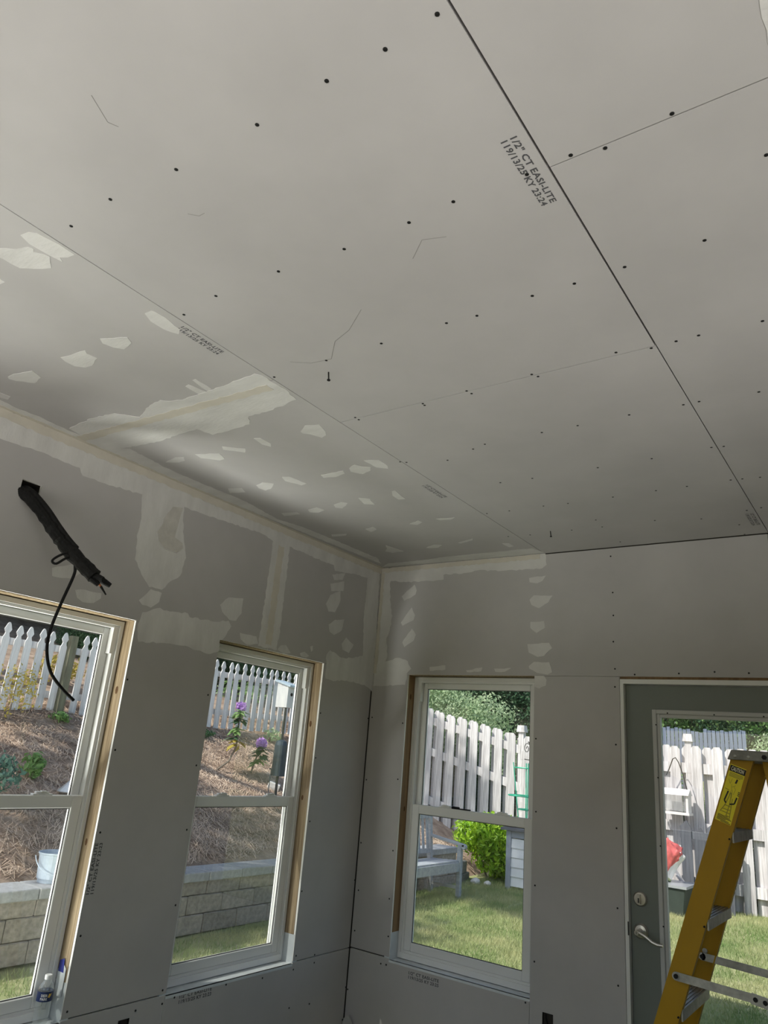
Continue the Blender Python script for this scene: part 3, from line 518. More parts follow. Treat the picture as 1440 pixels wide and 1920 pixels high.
# ------------------------------------------------------------------ windows
def wbox(mb, P, u0, u1, d0, d1, v0, v1):
    a = [P(u0, d0, v0), P(u1, d0, v0), P(u1, d1, v0), P(u0, d1, v0)]; b = [P(u0, d0, v1), P(u1, d0, v1), P(u1, d1, v1), P(u0, d1, v1)]
    return mb.hexa(a, b)
def ring(mb, P, u0, u1, v0, v1, d0, d1, wu, wt, wb):
    wbox(mb, P, u0, u0+wu, d0, d1, v0, v1); wbox(mb, P, u1-wu, u1, d0, d1, v0, v1)
    wbox(mb, P, u0+wu, u1-wu, d0, d1, v1-wt, v1); wbox(mb, P, u0+wu, u1-wu, d0, d1, v0, v0+wb)
    return mb
def window(name, P, R, wall, label, studs=('l', 'r'), dark=False, screen=True):
    u0, u1, v0, v1 = R
    root = bpy.data.objects.new(name, None); COL.objects.link(root); root.location = P((u0+u1)/2, 0.08, v0)
    tag(root, label, 'window', kind='structure')
    e = 0.005; a0, a1, b0, b1 = u0+e, u1-e, v0+0.004, v1-e
    mb = MB(); ring(mb, P, a0, a1, b0, b1, 0.078, 0.16, 0.018, 0.022, 0.03)      # outer frame with a stepped inner track
    ring(mb, P, a0+0.018, a1-0.018, b0+0.03, b1-0.022, 0.088, 0.158, 0.016, 0.012, 0.012)
    fr = mb.build('window_frame', M['vinyl'], root)
    f0, f1, h0, h1 = a0+0.034, a1-0.034, b0+0.042, b1-0.034
    for s in (0, 1):                                                             # short vinyl stops beside the upper sash
        ua = f0-0.003 if s == 0 else f1-0.012
        k = MB(); wbox(k, P, ua, ua+0.015, 0.0865, 0.119, h1-0.12, h1+0.004); k.build('sash_stop', M['vinyl'], root)
    mid = 1.262
    mb = MB(); ring(mb, P, f0, f1, mid-0.05, h1, 0.121, 0.149, 0.040, 0.036, 0.042)
    us = mb.build('upper_sash', M['vinyl'], root, bevel=0.003)
    k = MB(); wbox(k, P, f0+0.038, f1-0.038, 0.133, 0.137, mid-0.01, h1-0.034); k.build('glass_pane', M['glass'], us)
    k = MB(); ring(k, P, f0+0.040, f1-0.040, mid-0.008, h1-0.036, 0.128, 0.131, 0.004, 0.004, 0.004); k.build('gasket', M['weather'], us)
    mb = MB(); ring(mb, P, f0, f1, h0, mid, 0.088, 0.116, 0.048, 0.052, 0.046)
    ls = mb.build('lower_sash', M['vinyl'], root, bevel=0.003)
    k = MB(); wbox(k, P, f0+0.046, f1-0.046, 0.100, 0.104, h0+0.044, mid-0.05); k.build('glass_pane', M['glass'], ls)
    k = MB(); ring(k, P, f0+0.048, f1-0.048, h0+0.046, mid-0.052, 0.095, 0.098, 0.004, 0.004, 0.004); k.build('gasket', M['weather'], ls)
    w = f1-f0
    for q in (0.29, 0.76):                                                       # two sash locks on the meeting rail
        c = f0+w*q; k = MB(); wbox(k, P, c-0.045, c+0.045, 0.090, 0.114, mid, mid+0.006); wbox(k, P, c-0.03, c+0.03, 0.093, 0.112, mid+0.006, mid+0.014); wbox(k, P, c-0.012, c+0.012, 0.084, 0.1, mid+0.012, mid+0.018)
        k.build('sash_lock', M['vinyl'], ls, bevel=0.002)
    if screen:
     mb = MB().use(M['vinyl']); ring(mb, P, f0+0.003, f1-0.003, h0, mid-0.02, 0.149, 0.156, 0.014, 0.014, 0.014)
     mb.use(M['screen']); n = len(mb.v); mb.v += [P(f0+0.015, 0.1525, h0+0.012), P(f1-0.015, 0.1525, h0+0.012), P(f1-0.015, 0.1525, mid-0.03), P(f0+0.015, 0.1525, mid-0.03)]; mb.face([n, n+1, n+2, n+3])
     mb.build('insect_screen', None, root)
    # rough opening: studs, header and sill membrane belong to the wall
    for s in ('l', 'r'):
        ua, ub = (u0-0.037, u0+0.0015) if s == 'l' else (u1-0.0015, u1+0.037)
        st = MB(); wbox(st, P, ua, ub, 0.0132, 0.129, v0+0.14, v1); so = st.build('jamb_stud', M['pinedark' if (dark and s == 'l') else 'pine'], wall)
        kk = MB(); ue = ub+0.0006 if s == 'l' else ua-0.0006
        for zz, dd, rr in ((v1-random.uniform(0.12, 0.5), random.uniform(0.03, 0.06), 0.010), (v0+random.uniform(0.4, 0.9), random.uniform(0.03, 0.06), 0.008)):
            n = len(kk.v); kk.v += [P(ue, dd+rr*math.cos(t*math.pi/4), zz+1.9*rr*math.sin(t*math.pi/4)) for t in range(8)]; kk.face(range(n, n+8))
        kk.build('wood_knot', M['knot'], so)
        fl = MB(); wbox(fl, P, ua+0.001, ub+0.0005 if s == 'l' else ub, 0.004, 0.129, v0, v0+0.14); fl.build('flashing_membrane', M['flash'], wall)
    hb = MB(); wbox(hb, P, u0-0.037, u1+0.037, 0.0132, 0.129, v1-0.001, v1+0.037); hb.build('header_board', M['pine'], wall)
    sl = MB(); wbox(sl, P, u0, u1, -0.0008, 0.163, v0-0.012, v0); sl.build('sill_membrane', M['flash'], wall)
    return root
PL = lambda u, d, v: (-d, u, v)
PB = lambda u, d, v: (u, d, v)
window('window_1', PL, W1, wall_left, 'white double hung window behind the hanging black cable')
window('window_2', PL, W2, wall_left, 'white double hung window nearest the corner on the left wall')
window('window_3', PB, W3, wall_back, 'white double hung window on the back wall between corner and door', dark=True, screen=False)
window('added_window_left', PL, W4, wall_left, 'added white double hung window outside the view on the left')  # unseen window added as a way in for light
for x0, x1, nm in ((0.3, 2.0, 'window_5'), (2.2, 3.95, 'window_6')):
    mb = MB(); ring(mb, PB, x0, x1, 0.92, 2.15, -5.83, -5.71, 0.04, 0.04, 0.04); o = mb.build(nm, M['vinyl']); tag(o, 'wide white opening behind the viewer, %s' % ('nearer the left wall' if x0 < 1 else 'nearer the right wall'), 'window', kind='structure')

mb = MB(); ring(mb, lambda u, d, v: (d, u, v), -4.2, -1.7, 1.15, 2.2, 4.27, 4.39, 0.04, 0.04, 0.04); tag(mb.build('added_opening_right', M['vinyl']), 'added wide white opening outside the view in the right wall', 'window', kind='structure')  # unseen opening added so the right fill lamp reaches the left wall
# torn corner of printed membrane at the foot of the first window
k = MB().use(M['flash']); k.prism([(0.0, 0.0), (0.05, 0.0), (0.055, 0.09), (0.03, 0.12), (0.0, 0.10)], lambda u, v, t: (-0.02-u, W1[1]-0.004-t, 0.5+v), 0, 0.002)
k.use(M['blueink']); k.prism([(0.012, 0.085), (0.05, 0.085), (0.05, 0.125), (0.02, 0.135)], lambda u, v, t: (-0.02-u, W1[1]-0.004-t, 0.5+v), 0.0021, 0.0028)
k.build('torn_membrane_corner', None, wall_left)

# ------------------------------------------------------------------ door
door = bpy.data.objects.new('door_1', None); COL.objects.link(door); door.location = (2.13, 0.03, ZF+0.02)
tag(door, 'grey green door with a tall glass lite behind the yellow ladder', 'door', kind='structure')
mb = MB(); j0, j1, jt = 1.664, 2.602, 2.03
mb.box(j0, j0+0.018, -0.003, 0.13, ZF+0.001, jt).box(j1-0.018, j1, -0.003, 0.13, ZF+0.001, jt).box(j0+0.018, j1-0.018, -0.003, 0.13, jt-0.024, jt)
mb.box(j0+0.018, j0+0.03, 0.075, 0.13, ZF+0.001, jt).box(j1-0.03, j1-0.018, 0.075, 0.13, ZF+0.001, jt)
mb.build('door_frame', M['doorframe'], door)
MB().box(j0, j1, -0.003, 0.16, ZF+0.0005, ZF+0.03).build('threshold', M['alu'], door)
l0, l1, lt, lb = j0+0.021, j1-0.021, jt-0.028, ZF+0.035
G0, G1, GB, GT = 1.862, 2.388, 0.18, 1.838
mb = MB(); slab(mb, (l0, l1, lb, lt), [(G0-0.02, G1+0.02, GB-0.02, GT+0.02)], fnB, 0.028, 0.072); leaf = mb.build('door_leaf', M['doorleaf'], door)
mb = MB(); ring(mb, PB, G0-0.040, G1+0.040, GB-0.04, GT+0.04, 0.016, 0.03, 0.022, 0.022, 0.022); ring(mb, PB, G0-0.018, G1+0.018, GB-0.018, GT+0.018, 0.022, 0.055, 0.018, 0.018, 0.018)
lf = mb.build('lite_frame', M['litef'], door, bevel=0.003)
MB().box(G0, G1, 0.044, 0.049, GB, GT).build('glass_pane', M['doorglass'], door)
ls_ = screw_mesh('y')
LITE_TOP = [(1.902, 1.861), (2.128, 1.861), (2.352, 1.861)]
for x, z in LITE_TOP + [(1.842, zz) for zz in (1.80, 1.54, 1.22, 0.865, 0.52, 0.22)] + [(2.417, zz) for zz in (1.80, 1.52, 1.18, 0.86, 0.55, 0.25)]:
    place('screw', ls_, lf, (x, 0.0155, z), (math.pi, 0, 0), (0.8, 0.8, 0.8))
db = MB().use(M['nickel']); db.lathe([(0.034, 0.0), (0.034, -0.006), (0.028, -0.012), (0.0, -0.013)], (1.733, 0.028, 0.966), 24, 'y'); db.box(1.727, 1.739, -0.006, 0.016, 0.944, 0.988); db.use(M['nickeldark']); db.box(1.7295, 1.7365, -0.0072, -0.006, 0.951, 0.972)
db.build('deadbolt', None, door)
hd = MB().use(M['nickel']); hd.lathe([(0.035, 0.0), (0.035, -0.006), (0.027, -0.014), (0.014, -0.016), (0.013, -0.045)], (1.733, 0.028, 0.824), 24, 'y')
hd.tube([(1.727, -0.026, 0.824), (1.745, -0.030, 0.824), (1.775, -0.034, 0.812), (1.80, -0.036, 0.797), (1.825, -0.036, 0.790), (1.85, -0.034, 0.791)], [0.012, 0.0105, 0.009, 0.0085, 0.008, 0.0075], 10)
hd.lathe([(0.011, 0), (0.011, -0.004)], (1.729, -0.036, 0.824), 14, 'y'); hd.use(M['nickeldark']); hd.box(1.728, 1.730, -0.0408, -0.04, 0.818, 0.830)
hd.build('lever_handle', None, door, smooth=False)
MB().box(j0+0.0125, j0+0.0185, -0.004, 0.0, 0.80, 0.86).build('strike_notch', M['nickeldark'], door)
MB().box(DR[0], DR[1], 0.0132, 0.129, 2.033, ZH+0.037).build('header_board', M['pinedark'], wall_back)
for x in (DR[0]-0.037, DR[1]): MB().box(x, x+0.037, 0.0132, 0.129, ZF, 2.033).build('jamb_stud', M['pine'], wall_back)

# ------------------------------------------------------------------ ladder
LZ = ZF; ry = lambda z: 2.35 + 0.3344*(z-1.369)              # rear edge of the front rails
ny = lambda z: -0.861 - 0.0295*(1.369-z); fy = lambda z: -0.50 + 0.0295*(1.369-z)
lad = empty('step_ladder', (2.45, -0.68, LZ), 'yellow fibreglass step ladder with aluminium steps standing before the glazed door', 'ladder')
RW = 0.079
def rail(name, yf, side):
    """front rail: a C channel, open towards the steps; side +1 opens to +y"""
    z0, z1 = LZ+0.02, 1.632; mb = MB()
    def seg(xa, xb, ya, yb):
        A = lambda z: ry(z)
        b = [(A(z0)+xa, yf(z0)+ya, z0), (A(z0)+xb, yf(z0)+ya, z0), (A(z0)+xb, yf(z0)+yb, z0), (A(z0)+xa, yf(z0)+yb, z0)]
        t = [(A(z1)+xa, yf(z1)+ya, z1), (A(z1)+xb, yf(z1)+ya, z1), (A(z1)+xb, yf(z1)+yb, z1), (A(z1)+xa, yf(z1)+yb, z1)]
        mb.hexa(b, t)
    w = 0.004*side; fl = 0.03*side
    seg(-RW, 0, 0, w); seg(-RW, -RW+0.005, w, fl); seg(-0.005, 0, w, fl)
    return mb.build(name, M['yellow'], lad)
nr = rail('front_rail', lambda z: ny(z)-0.012, 1); fr_ = rail('front_rail', lambda z: fy(z)+0.012, -1)
for yf, s in ((lambda z: ny(z)-0.012, 1), (lambda z: fy(z)+0.012, -1)):
    z = LZ; x = ry(z); y = yf(z); yy = sorted((y-0.004*s, y+0.034*s)); MB().box(x-RW-0.008, x+0.014, *yy, z, z+0.06).build('rubber_foot', M['black'], lad, bevel=0.004)
for k in range(5):                                           # five steps, each a ribbed tread with turned-down lips
    z = 1.369-0.305*k; x = ry(z); ya, yb = ny(z)-0.008, fy(z)+0.008
    mb = MB(); mb.box(x-RW+0.002, x, ya, yb, z-0.003, z)
    mb.box(x-0.003, x+0.002, ya, yb, z-0.034, z+0.002); mb.box(x-RW, x-RW+0.005, ya, yb, z-0.034, z+0.002)
    for q in range(5): mb.box(x-RW+0.012+q*0.0135, x-RW+0.017+q*0.0135, ya+0.005, yb-0.005, z, z+0.003)
    st = mb.build('step', M['alu'], lad)
    for yy in (ya-0.004, yb+0.004): MB().lathe([(0.0035, -0.006), (0.0035, 0.006)], (x-0.012, yy, z-0.022), 8, 'y').build('rivet', M['black'], st)
cap = MB().use(M['capalu']); cap.prism([(2.350, 1.628), (2.568, 1.628), (2.568, 1.655), (2.556, 1.664), (2.366, 1.664)], lambda u, v, t: (u, t, v), -0.886, -0.472)
cp = cap.build('top_cap', None, lad, bevel=0.002)
for y, s in ((-0.886, -1), (-0.472, 1)):
    for x, z, r in ((2.378, 1.641, 0.006), (2.424, 1.641, 0.006), (2.545, 1.641, 0.006)): MB().lathe([(r, 0), (r, s*0.002), (r*0.5, s*0.004)], (x, y, z), 12, 'y').build('rivet', M['alu'], cp)
    MB().lathe([(0.009, 0), (0.009, s*0.006)], (2.478, y, 1.643), 6, 'y').build('hinge_bolt', M['black'], cp)
rx = lambda z: 2.488 + 0.13*(1.632-z)
for yf, s in ((lambda z: ny(z)+0.012, 1), (lambda z: fy(z)-0.012, -1)):
    z0, z1 = LZ, 1.634; mb = MB()
    for xa, xb, ya, yb in ((-0.025, 0.025, 0, 0.004*s), (-0.025, -0.021, 0.004*s, 0.022*s), (0.021, 0.025, 0.004*s, 0.022*s)):
        mb.hexa([(rx(z0)+xa, yf(z0)+ya, z0), (rx(z0)+xb, yf(z0)+ya, z0), (rx(z0)+xb, yf(z0)+yb, z0), (rx(z0)+xa, yf(z0)+yb, z0)], [(rx(z1)+xa, yf(z1)+ya, z1), (rx(z1)+xb, yf(z1)+ya, z1), (rx(z1)+xb, yf(z1)+yb, z1), (rx(z1)+xa, yf(z1)+yb, z1)])
    mb.build('rear_rail', M['yellow'], lad)
for z in (1.2, 0.75, 0.3):
    MB().bar((rx(z), ny(z)+0.03, z), (rx(z), fy(z)-0.03, z), 0.03, 0.015).build('rear_brace', M['alu'], lad)
def spreader(y, z, ex):
    x0 = 2.133; xm = 2.405; x1 = rx(0.82)+0.0
    mb = MB().use(M['alu']); 
    mb.bar((x0, y, z), (xm+0.02, y, z-0.016), 0.003, 0.028, (0, 0, 1)); mb.lathe([(0.014, -0.0015), (0.014, 0.0015)], (x0, y, z), 16, 'y')
    mb.bar((xm-0.025, y-0.004, z-0.013), (x1, y-0.004, z-0.040), 0.003, 0.034, (0, 0, 1))
    mb.use(M['black'])
    for x, dz in ((x0, 0), (xm-0.012, -0.015), (xm+0.018, -0.018), (x1, -0.04)): mb.lathe([(0.008, -0.002), (0.008, -0.007)], (x, y, z+dz), 8, 'y')
    mb.build('spreader_bar', None, lad)
spreader(-0.897, 0.866, 0); spreader(-0.50, 0.872, 0)
MB().lathe([(0.010, 0), (0.010, -0.003), (0.006, -0.0035)], (2.14, fy(0.87)+0.006, 0.89), 14, 'y').build('spreader_washer', M['alu'], lad)
# caution label on the outer face of the near rail: u across (0 left .. 1 right), v down from the top (metres)
nl = Vector((0, -0.0008, 0)); axis = Vector((-0.3344, -0.0295, -1)).normalized(); top = Vector((ry(1.615)-RW, ny(1.615)-0.012, 1.615))
def LB(u, v, t=0.0): return tuple(top + Vector((0.948, 0, -0.317))*(0.005+u*0.066) + axis*v + Vector((0, -0.0006-t, 0)))
lbm = MB()
def lq(m, pts, t): lbm.use(M[m]); lbm.prism(pts, lambda u, v, q: LB(u, v, q), 0, t)
lq('labely', [(0, 0), (0.86, 0), (0.86, 0.213), (0, 0.213)], 0.0004)
lq('labelk', [(0.02, 0.003), (0.86, 0.003), (0.86, 0.025), (0.02, 0.025)], 0.0007)
lbm.use(M['labelw']); text_into(lbm, 'CAUTION', 0.021, lambda x, y: LB(0.1+x/0.066, 0.021-y, 0.001), 0.0004, 0.044)
for r in range(4): lq('labelo', [(0.08, 0.029+r*0.0042), (0.80-0.1*(r == 3), 0.029+r*0.0042), (0.80-0.1*(r == 3), 0.0315+r*0.0042), (0.08, 0.0315+r*0.0042)], 0.0006)
def stroke(m, pts, w, t=0.0008):
    for (a, b), (c, d) in zip(pts, pts[1:]):
        du, dv = (c-a)*0.066, d-b; L_ = math.hypot(du, dv) or 1; nu, nv = -dv/L_*w/2/0.066, du/L_*w/2
        lq(m, [(a+nu, b+nv), (c+nu, d+nv), (c-nu, d-nv), (a-nu, b-nv)], t)
stroke('labelk', [(0.56, 0.047), (0.52, 0.063)], 0.006)
stroke('labelk', [(0.27, 0.098), (0.2, 0.135), (0.32, 0.142)], 0.005); stroke('labelk', [(0.78, 0.110), (0.74, 0.135), (0.52, 0.142)], 0.005)
stroke('labelk', [(0.08, 0.092), (0.30, 0.094)], 0.0015)
for p in [[(0.42, 0.10), (0.30, 0.15), (0.14, 0.178)], [(0.45, 0.10), (0.52, 0.14), (0.50, 0.19)], [(0.58, 0.12), (0.70, 0.19)], [(0.26, 0.15), (0.6, 0.15)], [(0.22, 0.165), (0.62, 0.163)], [(0.2, 0.175), (0.66, 0.175)], [(0.5, 0.185), (0.68, 0.186)]]: stroke('labelo', p, 0.003, 0.0007)
for p in [[(0.12, 0.055), (0.26, 0.07), (0.30, 0.05)], [(0.34, 0.07), (0.42, 0.09), (0.36, 0.11)], [(0.48, 0.075), (0.6, 0.085), (0.56, 0.105)], [(0.38, 0.08), (0.56, 0.07)], [(0.46, 0.09), (0.52, 0.12)]]: stroke('labelo', p, 0.0012, 0.0007)
for r in range(3): lq('labelk', [(0.76, 0.088+r*0.006), (0.86, 0.088+r*0.006), (0.86, 0.091+r*0.006), (0.76, 0.091+r*0.006)], 0.0006)
for r, (a, b) in enumerate(((0.08, 0.6), (0.08, 0.74), (0.08, 0.82), (0.08, 0.55), (0.08, 0.72), (0.3, 0.82))): lq('labelk', [(a, 0.188+r*0.0042), (b, 0.188+r*0.0042), (b, 0.1902+r*0.0042), (a, 0.1902+r*0.0042)], 0.0006)
lb = lbm.build('caution_label', None, nr); tag(lb, 'yellow caution label with a black heading')

# ------------------------------------------------------------------ water bottle on the sill
bx, by, bz = -0.043, -1.982, 0.4135
bot = empty('water_bottle', (bx, by, bz), 'clear plastic water bottle with a navy label on the sill under the cable', 'bottle')
prof = [(0.024, 0.0), (0.030, 0.006), (0.0325, 0.02), (0.031, 0.032), (0.0328, 0.044), (0.031, 0.056), (0.0325, 0.068), (0.0318, 0.078), (0.0325, 0.088), (0.0325, 0.128), (0.032, 0.134), (0.027, 0.148), (0.018, 0.16), (0.0125, 0.166), (0.0125, 0.172)]
MB().lathe(prof, (bx, by, bz), 28).build('bottle_body', M['clear'], bot, smooth=True)
MB().lathe([(0.0142, 0.168), (0.0148, 0.170), (0.0148, 0.184), (0.0135, 0.186)], (bx, by, bz), 20).build('bottle_cap', M['cap'], bot)
bl = MB(); bl.lathe([(0.0331, 0.090), (0.0331, 0.127)], (bx, by, bz), 32, capb=False, capt=False); lo = bl.build('bottle_label', M['navy'], bot, smooth=True)
bot.scale = (0.93, 0.93, 0.93)
face = math.atan2(-4.0127-by, 2.9571-bx)
def onlab(x, z, r=0.0334): a = face + (x-0.021)/0.0331; return (bx+r*math.cos(a), by+r*math.sin(a), bz+z)
k = MB().use(M['white']); text_into(k, 'DEER', 0.014, lambda x, y: onlab(x+0.006, 0.109+y), 0.0003, 0.026); text_into(k, 'PARK', 0.014, lambda x, y: onlab(x+0.004, 0.096+y), 0.0003, 0.03)
k.use(M['gold']); k.prism([(0.034, 0.108), (0.041, 0.104), (0.047, 0.112), (0.049, 0.122), (0.043, 0.118), (0.038, 0.121)], lambda u, v, t: onlab(u, v, 0.0333+t), 0, 0.0002)
k.build('label_print', None, lo)

# ------------------------------------------------------------------ cable bundle through the wall
cb = empty('cable_bundle', (0.0, -2.57, 2.47), 'black taped cable bundle with a dangling cord hanging from a square hole in wall', 'cable')
path = [(-0.10, -2.60, 2.49), (0.0, -2.580, 2.459), (0.08, -2.535, 2.385), (0.15, -2.494, 2.30), (0.20, -2.456, 2.238), (0.26, -2.418, 2.182), (0.31, -2.372, 2.128)]
def smooth_path(P, n):
    P = [Vector(p) for p in P]; out = []
    for i in range(len(P)-1):
        p0, p1, p2, p3 = P[max(i-1, 0)], P[i], P[i+1], P[min(i+2, len(P)-1)]
        for j in range(n):
            t = j/n; out.append(0.5*((2*p1)+(p2-p0)*t+(2*p0-5*p1+4*p2-p3)*t*t+(3*p1-p0-3*p2+p3)*t**3))
    out.append(P[-1]); return out
sp = smooth_path(path, 6)
mb = MB(); mb.tube(sp, [0.026+random.uniform(-0.003, 0.004)+(0.004 if i > 24 else 0) for i in range(len(sp))], 12); mb.build('taped_sleeve', M['cable'], cb)
for dx, dy, dz in ((0.012, 0.014, 0.018), (-0.006, -0.018, 0.01), (0.012, 0.012, -0.016)):
    MB().tube([p+Vector((dx, dy, dz)) for p in sp[1:27]], 0.013, 8).build('cable_strand', M['cable'], cb)
for i, (a, d) in enumerate((((0.316, -2.375, 2.128), (0.036, 0.018, -0.012)), ((0.31, -2.35, 2.125), (0.02, 0.045, -0.022)), ((0.30, -2.39, 2.125), (0.03, 0.03, -0.03)))):
    MB().tube([a, (a[0]+d[0]*0.5, a[1]+d[1]*0.5, a[2]+d[2]*0.5), (a[0]+d[0], a[1]+d[1], a[2]+d[2])], [0.014, 0.013, 0.010], 8).build('cable_end', M['cable'], cb)
MB().use(M['copper']).tube([(0.318, -2.372, 2.122), (0.325, -2.345, 2.092)], 0.004, 8).use(M['cable']).tube([(0.325, -2.345, 2.092), (0.332, -2.318, 2.062)], [0.0055, 0.003], 8).build('copper_wire', None, cb)
cord = smooth_path([(0.24, -2.436, 2.20), (0.243, -2.424, 2.16), (0.24, -2.42, 2.122), (0.24, -2.446, 2.007), (0.24, -2.466, 1.897), (0.24, -2.461, 1.815), (0.24, -2.427, 1.739), (0.24, -2.368, 1.685), (0.24, -2.305, 1.644)], 5)
MB().tube(cord, 0.0062, 8).build('dangling_cord', M['black'], cb, smooth=True)
MB().tube(smooth_path([(0.235, -2.445, 2.205), (0.24, -2.48, 2.200), (0.24, -2.515, 2.172), (0.24, -2.522, 2.156), (0.243, -2.505, 2.152), (0.245, -2.475, 2.180), (0.24, -2.44, 2.20)], 4), 0.005, 8).build('cord_loop', M['black'], cb)
for (x, y, z) in ((0.12, -2.488, 2.335), (0.17, -2.452, 2.262), (0.05, -2.53, 2.42)): MB().bar((x+0.015, y-0.02, z+0.01), (x+0.03, y-0.005, z-0.02), 0.008, 0.002).build('plaster_smear', M['chalk'], cb)

# scrap of drywall leaning in the corner
k = MB(); k.prism([(0.0, 0.0), (0.075, 0.0), (0.082, 0.145), (0.028, 0.205), (0.0, 0.185)], lambda u, v, t: (0.016+u, -0.075+v*0.24+t, ZF+v), 0, 0.0127)
sc_ = k.build('drywall_scrap', M['cardb']); tag(sc_, 'small grey drywall offcut leaning in the corner between the walls', 'scrap')
# thin black strip lying on the meeting rail
k = MB(); k.bar((0.585, 0.098, 1.2655), (0.725, 0.100, 1.2655), 0.012, 0.007).lathe([(0.006, 0), (0.006, 0.05)], (0.60, 0.099, 1.2705), 8, 'x')
tag(k.build('black_strip', M['black']), 'slim black strip lying on the meeting rail of the back window', 'marker')
# ------------------------------------------------------------------ the yard
def smooth01(t): t = max(0.0, min(1.0, t)); return t*t*(3-2*t)
def lawn_z(x, y): return -0.1 + 0.01*max(y, 0) + (0.105*max(y-8.0, 0) if y > 8.0 else 0)
def hill_z(x, y):
    h = 0.36 + 0.41*(-2.72-x) if x > -7 else 0.36+0.41*4.28+0.30*(-7-x)
    if y > 5.6:
        k = smooth01((y-5.6)/1.0); low = lawn_z(x, y) + 0.42*max(0, -2.5-x)*1.15
        h = h*(1-k) + min(h, low)*k
    return h
def ground(x, y): return hill_z(x, y) if x < -2.62 else lawn_z(x, y)
def lump(x, y): return 0.025*math.sin(3.1*x+1.3*y)*math.sin(2.3*y-0.7*x) + 0.015*math.sin(7.3*x-4.1*y)
def terrain(name, xs, ys, fz, m, label, cat):
    mb = MB(); W = len(ys)
    for x in xs:
        for y in ys: mb.v.append((x, y, fz(x, y)))
    for i in range(len(xs)-1):
        for j in range(len(ys)-1): mb.face([i*W+j, (i+1)*W+j, (i+1)*W+j+1, i*W+j+1])
    o = mb.build(name, m, smooth=True); return tag(o, label, cat, kind='structure')
xs = list(np.arange(-2.72, 6.01, 0.36)) + list(np.arange(8, 40, 4)); ys = list(np.arange(-30, -1, 3.0)) + list(np.arange(0, 12.1, 0.4)) + list(np.arange(14, 60, 4))
lawn = terrain('lawn', xs, ys, lawn_z, M['lawn'], 'patchy green and dry lawn behind the house', 'lawn')
xs = list(np.arange(-30, -8, 2.0)) + list(np.arange(-8, -2.6, 0.18)) + [-2.6]; ys = list(np.arange(-30, -3, 3.0)) + list(np.arange(-3, 8.01, 0.2)) + list(np.arange(9, 60, 3.0))
def hz(x, y):
    if x > -2.65: return -0.12 if y < 5.8 else lawn_z(x, y)-0.02
    return hill_z(x, y) + lump(x, y)
hill = terrain('hill', xs, ys, hz, M['soil'], 'mulched hillside rising behind the block retaining wall', 'hill')

# pine straw strewn over the hill, grass blades on the lawn: uncountable stuff
def strew(n):
    x = RNG.uniform(-6.6, -2.83, n); y = RNG.uniform(-2.2, 6.6, n)
    z = np.array([hill_z(a, b)+lump(a, b) for a, b in zip(x, y)])
    L = RNG.uniform(0.05, 0.15, n); t = RNG.uniform(0, 2*np.pi, n); w = 0.0026
    dx, dy = np.cos(t), np.sin(t); nx, ny = -dy*w, dx*w
    up = RNG.uniform(0.004, 0.03, n); tilt = RNG.uniform(-0.25, 0.35, n)
    dz = -0.41*dx*L + tilt*L*0.5
    q = np.empty((n, 4, 3))
    for k, (a, s) in enumerate(((-.5, -1), (.5, -1), (.5, 1), (-.5, 1))):
        q[:, k, 0] = x + a*dx*L + s*nx; q[:, k, 1] = y + a*dy*L + s*ny; q[:, k, 2] = z + up + a*dz
    return q
so = link('pine_straw', np_mesh('pine_straw', strew(42000), M['straw'])); tag(so, 'tangled brown pine straw covering the hillside', 'pine straw', kind='stuff')
def blades(n):
    x = np.concatenate([RNG.uniform(-2.36, 2.9, n//3), RNG.uniform(-2.36, 0.2, n//3), RNG.uniform(-2.36, 2.0, n-2*(n//3))])
    y = np.concatenate([RNG.uniform(0.9, 7.2, n//3), RNG.uniform(-1.0, 6.5, n//3), RNG.uniform(1.5, 7.2, n-2*(n//3))])
    ok = ~((x > -0.7) & (y < 0.75)); x, y = x[ok], y[ok]; n = len(x)
    z = -0.1+0.01*np.maximum(y, 0); h = RNG.uniform(0.025, 0.06, n); t = RNG.uniform(0, 2*np.pi, n); w = RNG.uniform(0.002, 0.0045, n)
    lx, ly = RNG.normal(0, 0.022, n), RNG.normal(0, 0.022, n)
    q = np.empty((n, 3, 3))
    q[:, 0] = np.stack([x-np.cos(t)*w, y-np.sin(t)*w, z-0.003], 1); q[:, 1] = np.stack([x+np.cos(t)*w, y+np.sin(t)*w, z-0.003], 1)
    q[:, 2] = np.stack([x+lx, y+ly, z+h], 1); return q
go = link('grass', np_mesh('grass', blades(120000), M['grass'], tris=True)); tag(go, 'short green grass blades of the lawn', 'grass', kind='stuff')

# ---- retaining wall of split-face blocks, each block a part
rw = empty('retaining_wall', (-2.55, 2.0, -0.1), 'long low retaining wall of grey tan blocks with a cap course below the hill', 'retaining wall')
def rough_block(seed, lx, ly, lz, amp):
    r = random.Random(seed); bm = bmesh.new(); bmesh.ops.create_cube(bm, size=1)
    bmesh.ops.scale(bm, vec=(lx, ly, lz), verts=bm.verts)
    bmesh.ops.bevel(bm, geom=list(bm.edges), offset=0.006, segments=1, affect='EDGES')
    for v in bm.verts:
        if v.co.x > lx*0.3: v.co.x += r.uniform(-amp, amp*0.4)
    me = bpy.data.meshes.new('block'); bm.to_mesh(me); bm.free(); return me
BL = [rough_block(i, 0.30, 0.404, 0.149, 0.008) for i in range(4)]; CL = [rough_block(20+i, 0.31, 0.404, 0.076, 0.004) for i in range(3)]
for q in BL: q.materials.append(M['block'])
for q in CL: q.materials.append(M['capstone'])
for c in range(3):
    for i in range(19):
        y = -2.05 + 0.41*i + (0.205 if c % 2 else 0.0)
        if y < 5.6: place('block', random.choice(BL), rw, (-2.57-0.004*c, y+0.03, -0.105+0.153*(c+0.5)+0.025), (0, 0, 0))
